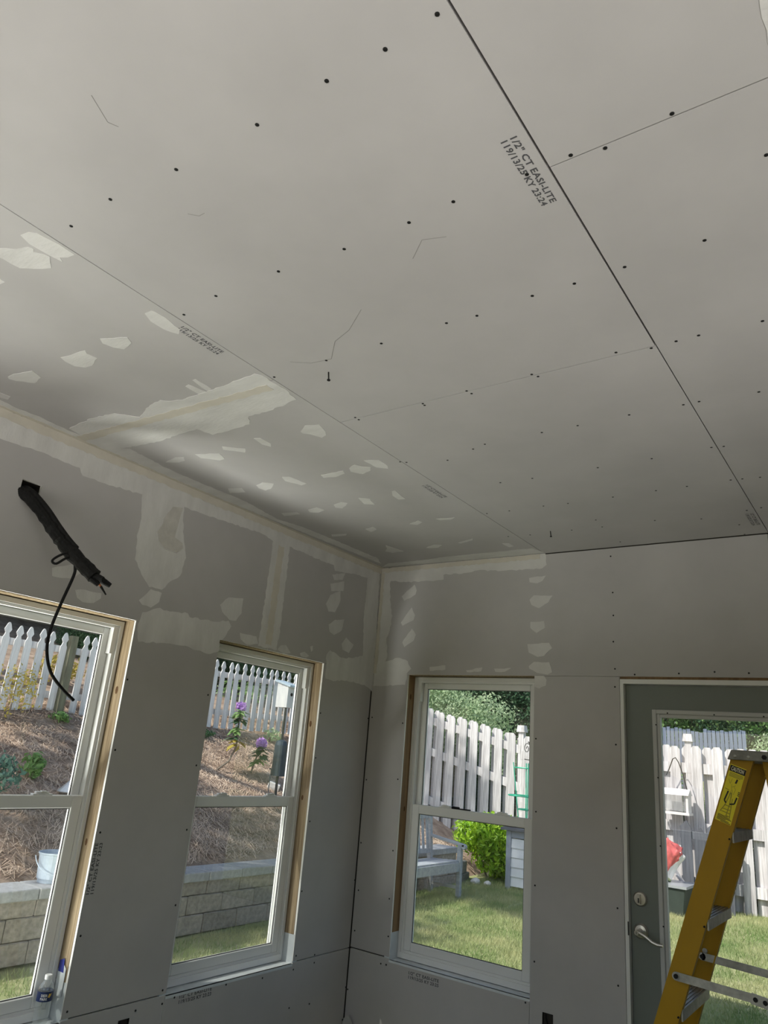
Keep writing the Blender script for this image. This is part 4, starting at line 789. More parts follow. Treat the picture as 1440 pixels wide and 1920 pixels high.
for i in range(19):
    y = -2.02 + 0.41*i
    if y < 5.5: place('cap_block', random.choice(CL), rw, (-2.565, y, 0.374+0.0), None)
for c, y in ((0, 5.78), (1, 5.7)): place('block', BL[c], rw, (-2.62, y+0.12, -0.105+0.153*(c+0.5)), (0, 0, 0.25))

# ---- white picket fence on the hill: every picket a part
pf = empty('picket_fence', (-6.0, 2.5, 1.7), 'weathered white picket fence with gothic tops on the hill above the wall', 'fence')
pk = MB(); prof = [(-0.045, 0), (0.045, 0), (0.045, 0.845), (0.030, 0.872), (0.022, 0.905), (0.028, 0.912), (0.045, 0.945), (0.020, 1.01), (0.006, 1.03), (-0.006, 1.03), (-0.020, 1.01), (-0.045, 0.945), (-0.028, 0.912), (-0.022, 0.905), (-0.030, 0.872), (-0.045, 0.845)]
pk.prism(prof, lambda u, v, t: (t, u, v), -0.010, 0.010); pkm = pk.mesh('picket', M['picket'])
def pz(y): return 1.70 + 0.015*(y-1.7)
for i in range(62):
    y = -1.5 + 0.1555*i
    if y > 6.7: break
    if abs(y-1.42) < 0.05: continue
    place('picket', pkm, pf, (-5.98+random.uniform(-.004, .004), y, pz(y)-0.02+random.uniform(-.012, .012)), (random.uniform(-.02, .02), random.uniform(-.01, .01), 0))
for z in (0.22, 0.80): MB().bar((-6.03, -1.6, pz(-1.6)+z), (-6.03, 6.8, pz(6.8)+z), 0.038, 0.085).build('rail', M['picket'], pf)
for y in (-1.0, 1.40, 3.85, 6.3):
    front = abs(y-1.40) < .1
    MB().box(-5.99 if front else -6.14, -5.90 if front else -6.05, y-0.045, y+0.045, pz(y)-0.4, pz(y)+(0.98 if front else 0.95)).build('post', M['post'], pf)

# ---- grey shadowbox board fence along the back: every board a part
bf = empty('board_fence', (0.0, 7.25, 0.0), 'tall weathered grey shadowbox board fence with dog ear tops behind the lawn', 'fence')
def board_mesh(w, h): 
    mb = MB(); mb.prism([(-w/2, 0), (w/2, 0), (w/2, h-0.045), (w/2-0.035, h), (-w/2+0.035, h), (-w/2, h-0.045)], lambda u, v, t: (u, t, v), -0.009, 0.009); return mb.mesh('board', M['fence'])
bmA = board_mesh(0.14, 2.03); bmB = board_mesh(0.14, 2.03)
def ramp(x): return 0.215*(-2.3-x) if x < -2.3 else 0.0
x = 4.9; i = 0
while x > -5.9:
    left = x < -2.3; pitch = 0.225 if left else 0.283
    z = -0.04 + ramp(x)
    place('board', bmA, bf, (x, 7.25+random.uniform(-.004, .004), z+random.uniform(-.012, .012)), (0, random.uniform(-.006, .006), 0))
    place('board', bmB, bf, (x-pitch/2, 7.335, z+ramp(x-pitch/2)-ramp(x)+random.uniform(-.012, .012)), (0, random.uniform(-.006, .006), 0), (0.8 if left else 1, 1, 1))
    x -= pitch
for dz in (1.70, 0.93, 0.24): MB().bar((-2.3, 7.292, dz), (4.9, 7.292, dz), 0.045, 0.135).build('rail', M['fence'], bf)
for za, zb in ((1.80, 2.30), (1.23, 1.86), (0.45, 1.08)): MB().bar((-2.3, 7.292, za-0.02), (-5.9, 7.292, zb+ 0.28*1.0), 0.045, 0.125).build('rail', M['fence'], bf)
for px_ in (2.83, 0.263, -2.30, -4.75):
    z = ramp(px_); po = MB().box(px_-0.045, px_+0.045, 7.272, 7.362, z-0.4, z+2.0).build('post', M['fence'], bf)
    MB().box(px_-0.045, px_+0.045, 7.272, 7.362, z+2.0, z+2.055).hexa([(px_-0.07, 7.247, z+2.055), (px_+0.07, 7.247, z+2.055), (px_+0.07, 7.387, z+2.055), (px_-0.07, 7.387, z+2.055)], [(px_-0.055, 7.262, z+2.16), (px_+0.055, 7.262, z+2.16), (px_+0.055, 7.372, z+2.16), (px_-0.055, 7.372, z+2.16)]).build('post_cap', M['fence'], po)

# low panel, coloured as if in shade, of short boards standing before the fence
lp = empty('low_board_panel', (0.42, 6.95, -0.03), 'low grey panel of short dog ear boards standing against the tall fence', 'panel')
sbm = MB(); sbm.prism([(-0.07, 0), (0.07, 0), (0.07, 0.98), (0.02, 1.08), (-0.07, 1.0)], lambda u, v, t: (u, t, v), -0.009, 0.009); sbm = sbm.mesh('board', M['fenceshade'])
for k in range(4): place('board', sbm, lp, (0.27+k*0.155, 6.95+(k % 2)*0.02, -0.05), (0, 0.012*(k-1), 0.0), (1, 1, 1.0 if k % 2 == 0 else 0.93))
MB().bar((0.18, 6.975, 0.85), (0.83, 6.975, 0.85), 0.03, 0.09).build('rail', M['fenceshade'], lp); MB().bar((0.18, 6.975, 0.3), (0.83, 6.975, 0.3), 0.03, 0.09).build('rail', M['fenceshade'], lp)
dgb = MB(); dgb.bar((0.10, 6.86, 0.42), (0.46, 6.84, -0.02), 0.02, 0.13, (0, 1, 0)); o = dgb.build('fallen_board', M['fence']); tag(o, 'pale loose board leaning at a slant against the low grey panel', 'board')

# hanging bird feeder on an iron bracket
fe = empty('bird_feeder', (0.12, 7.05, 1.1), 'cream hopper bird feeder hanging before the tall fence post', 'bird feeder')
fx0, fx1, fy0, fy1 = -0.10, 0.285, 6.96, 7.14
MB().prism([(6.93, 1.335), (7.17, 1.335), (7.05, 1.415)], lambda u, v, t: (t, u, v), fx0-0.02, fx1+0.03).build('feeder_roof', M['feeder'], fe)
for x in (fx0, fx1-0.012): MB().box(x, x+0.03, fy0, fy1, 1.115, 1.335).build('feeder_end', M['feeder'], fe)
MB().box(fx0+0.03, fx1-0.012, 6.99, 6.994, 1.13, 1.335).build('hopper_pane', M['clear'], fe)
MB().box(fx0-0.01, fx1+0.03, fy0-0.02, fy1+0.02, 1.085, 1.115).build('feeder_tray', M['feeder'], fe)
MB().tube([(fx1, 7.05, 1.37), (0.235, 7.05, 1.60), (0.18, 7.05, 1.76), (0.14, 7.06, 1.82), (0.10, 7.07, 1.80), (0.05, 7.08, 1.68), (0.0, 7.09, 1.58)], 0.007, 6).build('hanger_wire', M['iron'], fe)

# crumpled bag hanging beside the panel
bm = bmesh.new(); bmesh.ops.create_icosphere(bm, subdivisions=4, radius=1)
rr = random.Random(5)
for v in bm.verts:
    p = v.co; n = 0.12*math.sin(7*p.x+3*p.z)*math.sin(6*p.y+4*p.z)+0.06*math.sin(17*p.x+5*p.y)
    q = Vector((math.copysign(abs(p.x)**0.6, p.x)*0.19, math.copysign(abs(p.y)**0.8, p.y)*0.10, math.copysign(abs(p.z)**0.6, p.z)*0.24))*(1+n)
    v.co = q
me = bpy.data.meshes.new('bag_body')
for q in ('red', 'bagw', 'bagg'): me.materials.append(M[q])
for f in bm.faces:
    c = f.calc_center_median(); f.smooth = True
    f.material_index = 2 if c.z < -0.15 else (1 if (c.x > 0.12+0.2*c.z or c.x+0.5*c.z < -0.09) else 0)
bm.to_mesh(me); bm.free()
bg_ = empty('garden_bag', (0.09, 6.45, 0.55), 'crumpled red and white plastic bag with a green base on the low pale board', 'bag')
bo = place('bag_body', me, bg_, (0.09, 6.45, 0.56), (0.1, 0.55, 0.2))
MB().prism([(0, 0), (0.05, 0.01), (0.06, 0.05), (0.01, 0.04)], lambda u, v, t: (0.26+u, 6.42+t, 0.62+v), 0, 0.01).build('bag_corner', M['bagw'], bg_)
bn = empty('shaded_board', (0.10, 6.45, -0.04), 'low pale board over a dark block standing for its shade, beneath the red bag', 'bin')
MB().hexa([(-0.28, 6.25, -0.04), (0.36, 6.25, -0.04), (0.36, 6.7, -0.04), (-0.28, 6.7, -0.04)], [(-0.32, 6.22, 0.27), (0.40, 6.22, 0.27), (0.40, 6.73, 0.27), (-0.32, 6.73, 0.27)]).build('board_shade', M['bin'], bn, bevel=0.01)  # dark body stands for the shade below the board
MB().box(-0.34, 0.42, 6.20, 6.75, 0.27, 0.30).build('pale_board', M['metalpale'], bn)

# ---- bench against the retaining wall
be = empty('garden_bench', (-2.1, 4.0, -0.06), 'silvered wooden garden bench on the grass against the low block wall', 'bench')
b0, b1, bx0, bx1 = 3.25, 4.72, -2.38, -1.86; gz = -0.075
for y in (b0+0.03, b1-0.03):
    MB().box(bx1-0.055, bx1, y-0.028, y+0.028, gz, gz+0.62).build('leg', M['bench'], be, bevel=0.003)
    MB().bar((bx0+0.09, y, gz), (bx0+0.02, y, gz+0.98), 0.055, 0.055, (1, 0, 0)).build('leg', M['bench'], be, bevel=0.003)
    MB().bar((bx0+0.06, y, gz+0.68), (bx1+0.04, y, gz+0.615), 0.06, 0.03).lathe([(0.03, -0.03), (0.03, 0.03)], (bx1+0.03, y, gz+0.60), 12, 'y').build('armrest', M['bench'], be, bevel=0.003)
    MB().box(bx0+0.08, bx1-0.055, y-0.015, y+0.015, gz+0.33, gz+0.42).build('side_rail', M['bench'], be)
    MB().box(bx0+0.08, bx1-0.055, y-0.012, y+0.012, gz+0.12, gz+0.155).build('stretcher', M['bench'], be)
MB().box(bx1-0.04, bx1-0.01, b0+0.06, b1-0.06, gz+0.32, gz+0.42).build('apron', M['bench'], be)
for k in range(6): x = bx1-0.06-k*0.078; MB().box(x-0.032, x+0.032, b0, b1, gz+0.42-0.006*k, gz+0.44-0.006*k).build('seat_slat', M['bench'], be)
MB().box(bx0+0.01, bx0+0.05, b0+0.05, b1-0.05, gz+0.88, gz+0.97).build('top_rail', M['bench'], be); MB().box(bx0+0.055, bx0+0.09, b0+0.05, b1-0.05, gz+0.48, gz+0.53).build('lower_rail', M['bench'], be)
for k in range(13): y = b0+0.13+k*0.102; MB().bar((bx0+0.07, y, gz+0.53), (bx0+0.03, y, gz+0.88), 0.045, 0.014, (1, 0, 0)).build('back_slat', M['bench'], be)

# ---- storage cabinet with lap siding, terracotta saucer and wire cage on its lid
st = empty('storage_cabinet', (-1.45, 6.2, -0.04), 'small white lap sided storage cabinet with a charcoal lid by the bright shrub', 'cabinet')
s0, s1, t0, t1 = -1.84, -0.75, 5.88, 6.55
for x in (s0, s1-0.07):
    for y in (t0, t1-0.07): MB().box(x, x+0.07, y, y+0.07, -0.05, 0.68).build('corner_post', M['storeg'], st)
for k in range(5):
    z = 0.0 + 0.118*k+0.0
    MB().hexa([(s0+0.07, t0+0.012, z), (s1-0.07, t0+0.012, z), (s1-0.07, t0+0.05, z), (s0+0.07, t0+0.05, z)], [(s0+0.07, t0+0.026, z+0.116), (s1-0.07, t0+0.026, z+0.116), (s1-0.07, t0+0.05, z+0.116), (s0+0.07, t0+0.05, z+0.116)]).build('siding_plank', M['storew'], st)
    MB().box(s1-0.03, s1-0.012, t0+0.07, t1-0.07, z, z+0.115).build('siding_plank', M['storew'], st); MB().box(s0+0.012, s0+0.03, t0+0.07, t1-0.07, z, z+0.115).build('siding_plank', M['storew'], st)
MB().box(s0+0.07, s1-0.07, t0+0.015, t0+0.05, 0.60, 0.68).build('top_band', M['storeg'], st)
MB().hexa([(s0-0.06, t0-0.06, 0.69), (s1+0.06, t0-0.06, 0.69), (s1+0.06, t1+0.06, 0.69), (s0-0.06, t1+0.06, 0.69)], [(s0-0.06, t0-0.06, 0.72), (s1+0.06, t0-0.06, 0.72), (s1+0.06, t1+0.06, 0.80), (s0-0.06, t1+0.06, 0.80)]).build('lid', M['lid'], st)
te = MB().lathe([(0.10, 0.0), (0.145, 0.035), (0.15, 0.045), (0.13, 0.04), (0.09, 0.015)], (-1.80, 6.02, 0.752), 24).build('terracotta_saucer', M['terra']); tag(te, 'shallow terracotta saucer lying on the charcoal cabinet lid', 'saucer')
tc = empty('plant_cage', (-1.76, 6.35, 0.78), 'green wire plant cage standing on the charcoal cabinet lid', 'cage')
for r, z in ((0.115, 0.95), (0.26, 1.13), (0.175, 1.51)): MB().tube([(-1.76+r*math.cos(2*math.pi*k/20), 6.35+r*math.sin(2*math.pi*k/20), z) for k in range(21)], 0.011, 6, False).build('ring', M['green'], tc)
for a in range(4): t = 0.5+a*math.pi/2; MB().tube([(-1.76+0.11*math.cos(t), 6.35+0.11*math.sin(t), 0.79), (-1.76+0.20*math.cos(t), 6.35+0.20*math.sin(t), 1.58)], 0.008, 6).build('stake', M['green'], tc)
for a in range(4): q = 0.5+a*math.pi/2; MB().tube([(-1.76+0.13*math.cos(q), 6.35+0.13*math.sin(q), 1.13), (-1.76+0.26*math.cos(q), 6.35+0.26*math.sin(q), 1.13)], 0.007, 5).build('spoke', M['green'], tc)
ho = empty('garden_hook', (-1.95, 6.9, -0.03), 'thin black iron garden hook with a scrolled top before the board fence', 'hook')
MB().tube([(-1.95, 6.9, -0.05), (-1.95, 6.9, 1.72), (-1.97, 6.9, 1.86), (-2.0, 6.9, 1.90)], 0.008, 6).build('stem', M['iron'], ho)
MB().tube([(-2.02+0.06*math.cos(t*0.7)*(1-t/16), 6.9, 1.80+0.09*math.sin(t*0.7)*(1-t/16)) for t in range(15)], 0.006, 5).build('scroll', M['iron'], ho)
MB().tube([(-2.06, 6.9, 1.64), (-1.86, 6.9, 1.62)], 0.007, 5).build('perch', M['iron'], ho)

# ---- birdhouse on its pole with a baffle, hook, block, pail
bh = empty('birdhouse', (-3.92, 3.40, 0.85), 'whitewashed birdhouse with a blue grey roof on a dark pole with baffle', 'birdhouse')
def atd(px, py, d): return None
hx, hy, hz0 = -3.92, 3.40, 2.02
h = MB(); h.prism([(-0.10, 0), (0.10, 0), (0.10, 0.27), (-0.10, 0.325)], lambda u, v, t: (hx+u, hy+t, hz0+v), -0.085, 0.085); ho_ = h.build('nest_box', M['birdw'], bh)
MB().lathe([(0.022, 0), (0.022, 0.003)], (hx+0.1005, hy-0.01, hz0+0.17), 14, 'x').build('entrance_hole', M['black'], ho_)
MB().hexa([(hx-0.14, hy-0.10, hz0+0.335), (hx+0.14, hy-0.10, hz0+0.262), (hx+0.14, hy+0.10, hz0+0.262), (hx-0.14, hy+0.10, hz0+0.335)], [(hx-0.14, hy-0.10, hz0+0.36), (hx+0.14, hy-0.10, hz0+0.287), (hx+0.14, hy+0.10, hz0+0.287), (hx-0.14, hy+0.10, hz0+0.36)]).build('roof', M['birdroof'], bh)
MB().tube([(hx+0.015, hy, 0.70), (hx+0.015, hy, hz0)], 0.017, 8).build('pole', M['iron'], bh)
MB().lathe([(0.095, 0.0), (0.085, 0.38), (0.07, 0.43), (0.02, 0.45)], (hx+0.015, hy, 1.16), 20).build('baffle', M['baffle'], bh)
hk = empty('shepherd_hook', (-4.05, 3.42, 0.9), 'slim arched metal plant hook stuck in the straw beside the baffle pole', 'hook')
MB().tube(smooth_path([(-4.05, 3.42, 0.85), (-4.05, 3.42, 1.22), (-4.02, 3.5, 1.36), (-3.95, 3.62, 1.43), (-3.88, 3.75, 1.44)], 4), 0.006, 6).build('hook_rod', M['baffle'], hk)
MB().tube([(-4.07, 3.40, 1.24), (-4.02, 3.47, 1.22)], 0.008, 6).build('collar', M['baffle'], hk)
blk = rough_block(50, 0.16, 0.24, 0.10, 0.002); blk.materials.append(M['stone']); o = link('concrete_brick', blk); o.location = (-4.25, 3.72, hill_z(-4.25, 3.72)+0.015); o.rotation_euler = (0, 0.3, 0.7); tag(o, 'pale concrete brick half sunk in the straw below the birdhouse', 'brick')
pa = empty('pail', (-2.66, -0.40, 0.415), 'pale blue plastic pail standing on the retaining wall cap', 'pail')
MB().lathe([(0.095, 0.0), (0.095, 0.01), (0.118, 0.195), (0.125, 0.20), (0.125, 0.21), (0.115, 0.21), (0.105, 0.03)], (-2.60, -0.40, 0.413), 28).build('pail_body', M['pail'], pa, smooth=False)
MB().tube([(-2.60+0.126*math.cos(t)*1.0, -0.40-0.02+0.126*math.sin(t), 0.60-0.12*math.sin((t+1.9)/3.2*math.pi) if -1.9 < t < 1.3 else 0.60) for t in np.linspace(-1.9, 1.3, 14)], 0.004, 6).build('handle', M['pail'], pa)
co = MB().lathe([(0.0, 0.16), (0.16, 0.0), (0.155, -0.008)], (-3.95, 0.54, hill_z(-3.95, 0.54)+0.08), 20, capb=False, capt=False).tube([(-3.95, 0.54, hill_z(-3.95, .54)-0.05), (-3.95, 0.54, hill_z(-3.95, .54)+0.2)], 0.02, 8)
tag(co.build('path_light', M['metalpale']), 'grey metal cone topped garden light in the straw', 'light')
for i, (x, y, s) in enumerate(((-2.36, 6.15, 0.07), (-2.2, 6.2, 0.055))):
    bm = bmesh.new(); bmesh.ops.create_icosphere(bm, subdivisions=2, radius=s)
    for v in bm.verts: v.co *= 1+0.2*math.sin(31*v.co.x+17*v.co.y); v.co.z *= 0.7
    me = bpy.data.meshes.new('rock'); bm.to_mesh(me); bm.free(); me.materials.append(M['stone']); o = link('rock', me); o.location = (x+0.1, y-0.35, -0.045+s*0.45)
    tag(o, ['larger pale rock on the grass before the bright shrub', 'smaller pale rock on the grass beside the larger one'][i], 'rock')

# ------------------------------------------------------------------ plants
def leaf_quads(c, nrm, size, aspect=0.5, rng=RNG, fold=0.25):
    """pointed leaves folded along the midrib: two triangles-as-quads each"""
    n = len(c); d = rng.normal(size=(n, 3)); d -= (d*nrm).sum(1, keepdims=True)*nrm; d /= np.linalg.norm(d, axis=1, keepdims=True)
    s = np.cross(nrm, d); L = size*rng.uniform(0.7, 1.3, (n, 1)); Wd = L*aspect
    base, tip, mid = c-d*L/2, c+d*L/2, c - d*L*0.05
    up = nrm*Wd*fold
    q = np.empty((n, 2, 3, 3))
    q[:, 0, 0], q[:, 0, 1], q[:, 0, 2] = base, mid+s*Wd/2+up, tip
    q[:, 1, 0], q[:, 1, 1], q[:, 1, 2] = base, tip, mid-s*Wd/2+up
    return q.reshape(-1, 3)
def crown_points(n, blobs, rng=RNG, shell=0.75):
    w = np.array([b[3]**2 for b in blobs]); w = w/w.sum(); k = rng.choice(len(blobs), n, p=w)
    B = np.array([b[:3] for b in blobs])[k]; R = np.array([b[3] for b in blobs])[k]; SZ = np.array([b[4] if len(b) > 4 else 1.0 for b in blobs])[k]
    d = rng.normal(size=(n, 3)); d /= np.linalg.norm(d, axis=1, keepdims=True)
    r = R*(shell+(1-shell)*rng.uniform(size=n)**0.5)*rng.uniform(0.72, 1.06, n)
    p = d*r[:, None]; p[:, 2] *= SZ
    nr = d + rng.normal(0, 0.55, (n, 3)); nr /= np.linalg.norm(nr, axis=1, keepdims=True)
    return B+p, nr
def foliage_mesh(name, n, blobs, size, m, aspect=0.5, shell=0.7, seed=1):
    rng = np.random.default_rng(seed); c, nr = crown_points(n, blobs, rng, shell)
    return np_mesh(name, leaf_quads(c, nr, size, aspect, rng), m, tris=True)
def plant(name, loc, fol, trunk, label, cat, group=None, m_trunk='bark', scale=1.0, rz=0.0):
    r = empty(name, loc, label, cat, group); r.rotation_euler = (0, 0, rz)
    f = link('foliage', fol, r); f.scale = (scale,)*3; f['kind'] = 'stuff'
    if trunk:
        t = MB()
        for p, rad in trunk: t.tube([tuple(np.array(q)*scale) for q in p], [x*scale for x in rad], 7)
        link('trunk' if rad[0] > 0.03 else 'stem', t.mesh('trunk', M[m_trunk]), r)
    return r
# bright shrub by the bench
sh = foliage_mesh('foliage', 6500, [(0, 0, 0.56, 0.40, 0.9), (-0.32, -0.02, 0.55, 0.33, 0.9), (0.34, 0.0, 0.52, 0.36, 1.0), (0.05, -0.18, 0.62, 0.34, 0.85), (0.1, 0.05, 0.32, 0.44, 0.75), (0.3, 0.1, 0.3, 0.36, 0.8), (-0.1, 0.1, 0.66, 0.27, 0.8)], 0.075, M['leafbright'], 0.55, 0.6, 3)
plant('shrub', (-2.30, 6.42, -0.04), sh, [([(0.02*k, 0.02*k, 0), (0.08*k, 0.03*k, 0.5)], (0.018, 0.01)) for k in (-3, -1, 1, 3)], 'rounded glossy bright green shrub beside the white storage cabinet', 'shrub')
# rhododendrons in flower
def rhodo(name, loc, stems, label, seed):
    r = empty(name, loc, label, 'shrub'); rng = np.random.default_rng(seed)
    for pts, leaves, flower in stems:
        MB().tube([tuple(Vector(p)) for p in pts], [0.014]*(len(pts)-1)+[0.007], 6).build_local('stem', M['bark'], r) if hasattr(MB, 'build_local') else link('stem', MB().tube(pts, [0.014]*(len(pts)-1)+[0.007], 6).mesh('stem', M['bark']), r)
        top = np.array(pts[-1])
        for cz, nL, m in leaves:
            nL = int(nL*1.7)
            a = rng.uniform(0, 2*np.pi, nL); d = np.stack([np.cos(a), np.sin(a), rng.uniform(-0.75, 0.1, nL)], 1); d /= np.linalg.norm(d, axis=1, keepdims=True)
            c0 = top + np.array([0, 0, cz]) + rng.normal(0, 0.02, (nL, 3)); L = rng.uniform(0.14, 0.22, (nL, 1)); s = np.cross(d, [0, 0, 1.0]); s /= np.linalg.norm(s, axis=1, keepdims=True); W = 0.036
            q = np.stack([c0, c0+d*L*0.5+s*W, c0+d*L, c0+d*L*0.5-s*W], 1)
            link('leaf_whorl', np_mesh('leaf_whorl', q, M[m]), r)
        if flower:
            c, nr = crown_points(110, [(*(top+np.array([0, 0, 0.06])), 0.085)], rng, 0.3); link('flower_head', np_mesh('flower_head', leaf_quads(c, nr, 0.05, 0.8, rng), M['purple'], tris=True), r)
    return r
z_ = hill_z(-4.72, 3.1)
rhodo('rhododendron', (-4.72, 3.08, z_), [([(0, 0, -0.02), (0.06, 0.14, 0.10), (0.08, 0.22, 0.28), (0.07, 0.22, 0.75)], [(0.0, 14, 'leafmid'), (-0.10, 12, 'leafdark'), (-0.22, 12, 'leafmid'), (-0.36, 8, 'leafyellow'), (-0.30, 8, 'leafdark'), (-0.44, 6, 'leafyellow')], True)], 'taller young rhododendron with a lilac flower head on a bent stem', 4)
rhodo('rhododendron', (-4.62, 3.62, hill_z(-4.62, 3.62)), [([(0, 0, -0.02), (0.02, 0.03, 0.16), (0.05, 0.09, 0.34)], [(0.0, 14, 'leafdark'), (-0.10, 10, 'leafdark'), (-0.16, 9, 'leafmid')], True)], 'shorter young rhododendron with a violet flower near the straw slope', 6)
# low plants on the hill
def small(name, x, y, r, h, n, size, m, label, seed, cat='plant', group=None):
    f = foliage_mesh('foliage', n, [(0, 0, h*0.5, r, h/(2*r)), (r*0.5, r*0.2, h*0.45, r*0.7, h/(2*r)), (-r*0.4, r*0.4, h*0.6, r*0.6, h/(2*r))], size, M[m], 0.5, 0.35, seed)
    return plant(name, (x, y, ground(x, y)-0.01), f, [([(0, 0, 0), (0, 0, h*0.6)], (0.01, 0.006))], label, cat, group)
small('leafy_plant', -4.35, 0.28, 0.12, 0.28, 130, 0.08, 'leafmid', 'bright green young plant on the straw seen through the left window', 21)
small('leafy_plant', -4.02, -0.22, 0.20, 0.42, 260, 0.06, 'leafblue', 'blue green bushy plant at the left edge of the left window', 22)
small('flowering_bush', -5.65, 0.62, 0.30, 0.75, 330, 0.045, 'leafyellow', 'loose yellowish bush in front of the left end of the picket fence', 23, 'bush')
for i, (x, y, r, h, lab) in enumerate(((-5.72, 1.30, 0.13, 0.14, 'low green weeds at the foot of the mossy fence post'), (-5.70, 2.10, 0.15, 0.22, 'green weeds under the pickets right of the mossy post'), (-5.62, 2.62, 0.12, 0.18, 'green weeds under the pickets at the edge of the left window'), (-5.65, 5.0, 0.17, 0.28, 'pale green clump at the picket foot left of the birdhouse'), (-5.55, 5.62, 0.12, 0.25, 'yellow green clump at the picket foot behind the birdhouse pole'), (-5.6, 3.55, 0.15, 0.16, 'low dark clump at the picket foot left of the lilac flower'))):
    small('weed_clump', x, y, r, h, 90, 0.07, ['leafmid', 'leafmid', 'leafbright', 'leafpale', 'leafyellow', 'leafdark'][i], lab, 30+i, 'weeds')
# ground cover between and beyond the pickets
for i, (x, y, r, h, m) in enumerate(((-7.2, 0.5, 0.5, 0.5, 'leafmid'), (-7.0, 1.9, 0.4, 0.45, 'leafyellow'), (-7.3, 3.2, 0.5, 0.4, 'leafmid'), (-7.0, 4.3, 0.45, 0.5, 'leafpale'), (-7.2, 5.6, 0.5, 0.5, 'leafmid'), (-7.6, 6.8, 0.6, 0.6, 'leafpale'))):
    small('ground_cover', x, y, r, h, 260, 0.08, m, 'leafy ground cover glimpsed between the pickets on the slope behind', 50+i, 'ground cover', 'ground cover behind the pickets')
# woodland behind the fences
CB = [(0, 0, 1.1, 0.9, 0.9), (0.7, 0.2, 0.9, 0.7, 0.9), (-0.7, -0.1, 0.9, 0.75, 0.9), (0.2, -0.4, 1.5, 0.7, 0.8), (-0.3, 0.3, 1.7, 0.7, 0.8), (0.1, 0, 0.5, 0.9, 0.6)]
fA = foliage_mesh('foliage', 9000, CB, 0.075, M['leafpale'], 0.5, 0.5, 61)
fB = foliage_mesh('foliage', 15000, CB, 0.06, M['leafmid'], 0.55, 0.5, 62)
fC_ = foliage_mesh('foliage', 15000, CB, 0.06, M['leafdark'], 0.55, 0.45, 63)
TK = [([(0, 0, -0.3), (0.1, 0.05, 0.9), (0.0, 0.1, 1.7)], (0.06, 0.04, 0.02)), ([(0, 0, -0.2), (-0.4, 0.0, 0.9)], (0.04, 0.02)), ([(0, 0, 0.2), (0.5, 0.1, 1.2)], (0.035, 0.015))]
def wood(px, py, s, f, lab, rz, grp=None): return plant('woodland_bush', (px, py, ground(px, py)-0.1), f, TK, lab, 'bush', grp, scale=s, rz=rz)
for i, (x, y, s, f, lab) in enumerate((
    (-5.5, 9.6, 1.05, fA, 'pale feathery bush just above the high left end of the board fence'), (-4.4, 9.3, 0.95, fA, 'pale grey green bush over the middle of the rising board fence'), (-3.5, 9.0, 0.78, fA, 'small pale bush above the fence post at the right of the back window'),
    (-0.9, 10.2, 0.72, fB, 'small bright leaved bush peeping over the fence at the left edge of the door glass'), (0.75, 15.5, 1.0, fA, 'broad pale bush right of the far blue fence above the ladder top'), (2.0, 17.0, 1.3, fB, 'mid green bush at the right edge beyond the ladder top'))):
    wood(x, y, s, f, lab, i*1.1)
k = 0
DARK = [(-10.4, 11.0, 2.0, fC_), (-8.3, 12.8, 2.1, fC_), (-6.3, 13.2, 1.9, fC_), (-4.6, 13.6, 1.6, fC_), (-12.5, 15.5, 2.8, fC_), (-9.2, 17.2, 2.8, fC_), (-11.8, 7.4, 2.1, fC_), (-12.0, 4.4, 2.1, fC_), (-11.8, 1.6, 2.0, fC_), (-11.5, -1.2, 1.8, fC_),
        (-7.6, 24.6, 2.7, fC_), (-4.6, 24.2, 2.4, fB), (-2.0, 24.8, 2.5, fC_), (0.6, 23.6, 2.3, fB), (3.2, 24.6, 2.7, fC_), (-6.2, 29.0, 4.0, fC_), (-1.5, 29.5, 4.2, fB), (3.5, 29.5, 4.2, fC_), (8.0, 26.0, 3.6, fB)]
for (x, y, s, f) in DARK:
    wood(x, y, s, f, 'dark leafy bush in the woodland beyond the fences', k*1.7, 'woodland bushes'); k += 1
for (x, y, s) in ((-8.6, 5.3, 0.85), (-8.4, 6.7, 0.8), (-8.7, 8.2, 0.9), (-9.2, 3.6, 0.6)):
    wood(x, y, s, fC_, 'dark leafy bush in the woodland beyond the fences', k*1.7, 'woodland bushes'); k += 1
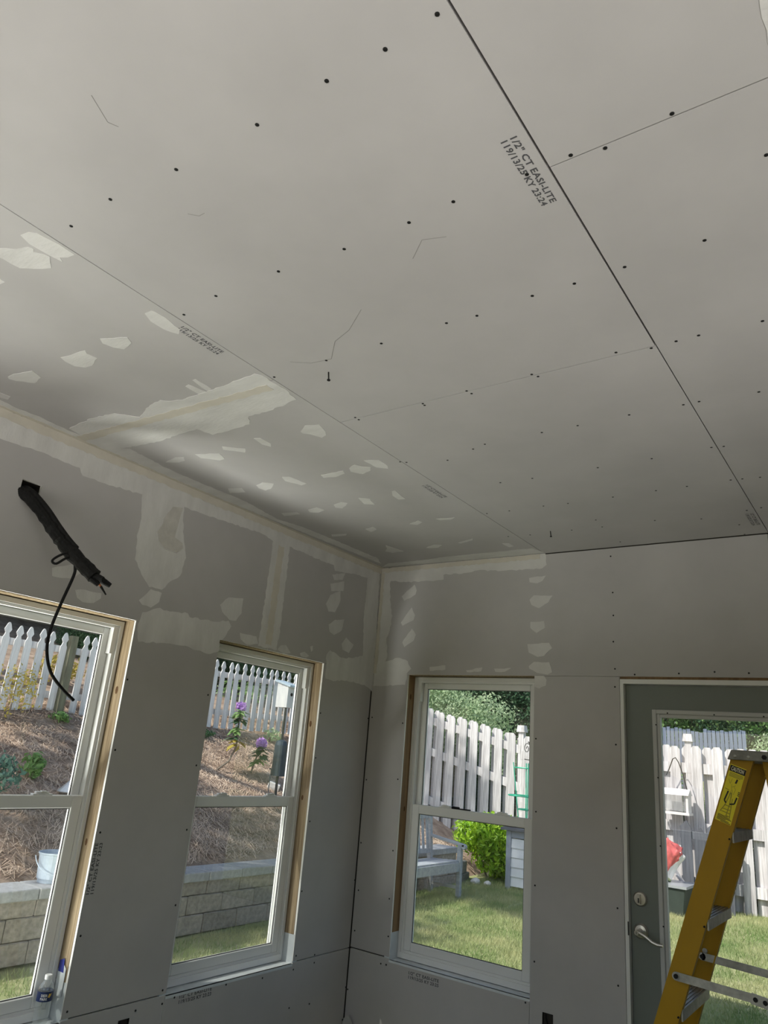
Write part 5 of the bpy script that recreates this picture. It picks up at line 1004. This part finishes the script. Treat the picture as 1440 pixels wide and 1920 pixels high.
for i, x in enumerate((-5.9, -4.9, -3.9, -2.9, -1.9, -0.9, 0.1, 1.1, 2.1)):  # shrubs added so the fence gaps read dark
    z = ground(x, 8.25); r = plant('gap_dark_shrub', (x, 8.25, z-0.1), fC_, TK, 'dark shrub added close behind the board fence to darken its gaps', 'shrub', 'dark shrubs added close behind the board fence', scale=0.68, rz=i*1.3)
# far fence of narrow blue-grey boards
ff = empty('far_fence', (-3.2, 21.5, 1.3), 'distant blue grey fence of narrow boards under the trees', 'fence')
q = MB()
x = -6.4
while x < -1.5:
    ht = 3.03 + 0.02*math.sin(x*3) + (0.06*(-2.6-x) if x < -2.6 else 0.05) + random.uniform(-.03, .03); q.box(x, x+0.105, 21.5, 21.52, 0.9, ht); x += 0.125
o = q.build('board_row', M['farfence'], ff); o['kind'] = 'stuff'
for x in (-5.0, -2.65, -1.6): MB().box(x, x+0.1, 21.53, 21.63, 0.8, 3.12).build('post', M['farfence'], ff)
for z in (1.4, 2.6): MB().box(-6.4, -1.5, 21.52, 21.56, z, z+0.09).build('rail', M['farfence'], ff)
# shade trees on the hill and behind the house: they dapple the slope, the bench and the wall
TB = [(0, 0, 0, 1.1, 0.6), (1.1, 0.4, 0.3, 0.9, 0.6), (-1.0, 0.5, 0.2, 0.9, 0.6), (0.3, -1.0, 0.1, 0.9, 0.6), (0.2, 1.1, 0.4, 0.85, 0.6), (-0.9, -0.9, 0.5, 0.8, 0.6)]
fT = foliage_mesh('foliage', 3600, TB, 0.20, M['leafmid'], 0.55, 0.3, 71)
for i, (x, y, z, s, tx, ty, lab) in enumerate((
    (-5.7, -3.7, 7.2, 1.12, -8.2, -4.6, 'tall shade tree on the hill left of the house'), (-7.2, 0.4, 9.6, 0.7, -8.9, -1.4, 'shade tree rooted high on the hill behind the pickets'), (-4.4, -0.9, 8.4, 0.75, -9.4, -0.6, 'leaning shade tree whose boughs reach over the bench'))):
    r = empty('shade_tree', (tx, ty, ground(tx, ty)-0.2), lab, 'tree'); f = link('foliage', fT, r); f.location = Vector((x, y, z)) - r.location; f.scale = (s, s, s*0.8)
    MB().tube([(tx, ty, ground(tx, ty)-0.2), ((tx*2+x)/3, (ty*2+y)/3, z*0.55), (x, y, z)], [0.16, 0.12, 0.04], 8).build('trunk', M['bark'], r)
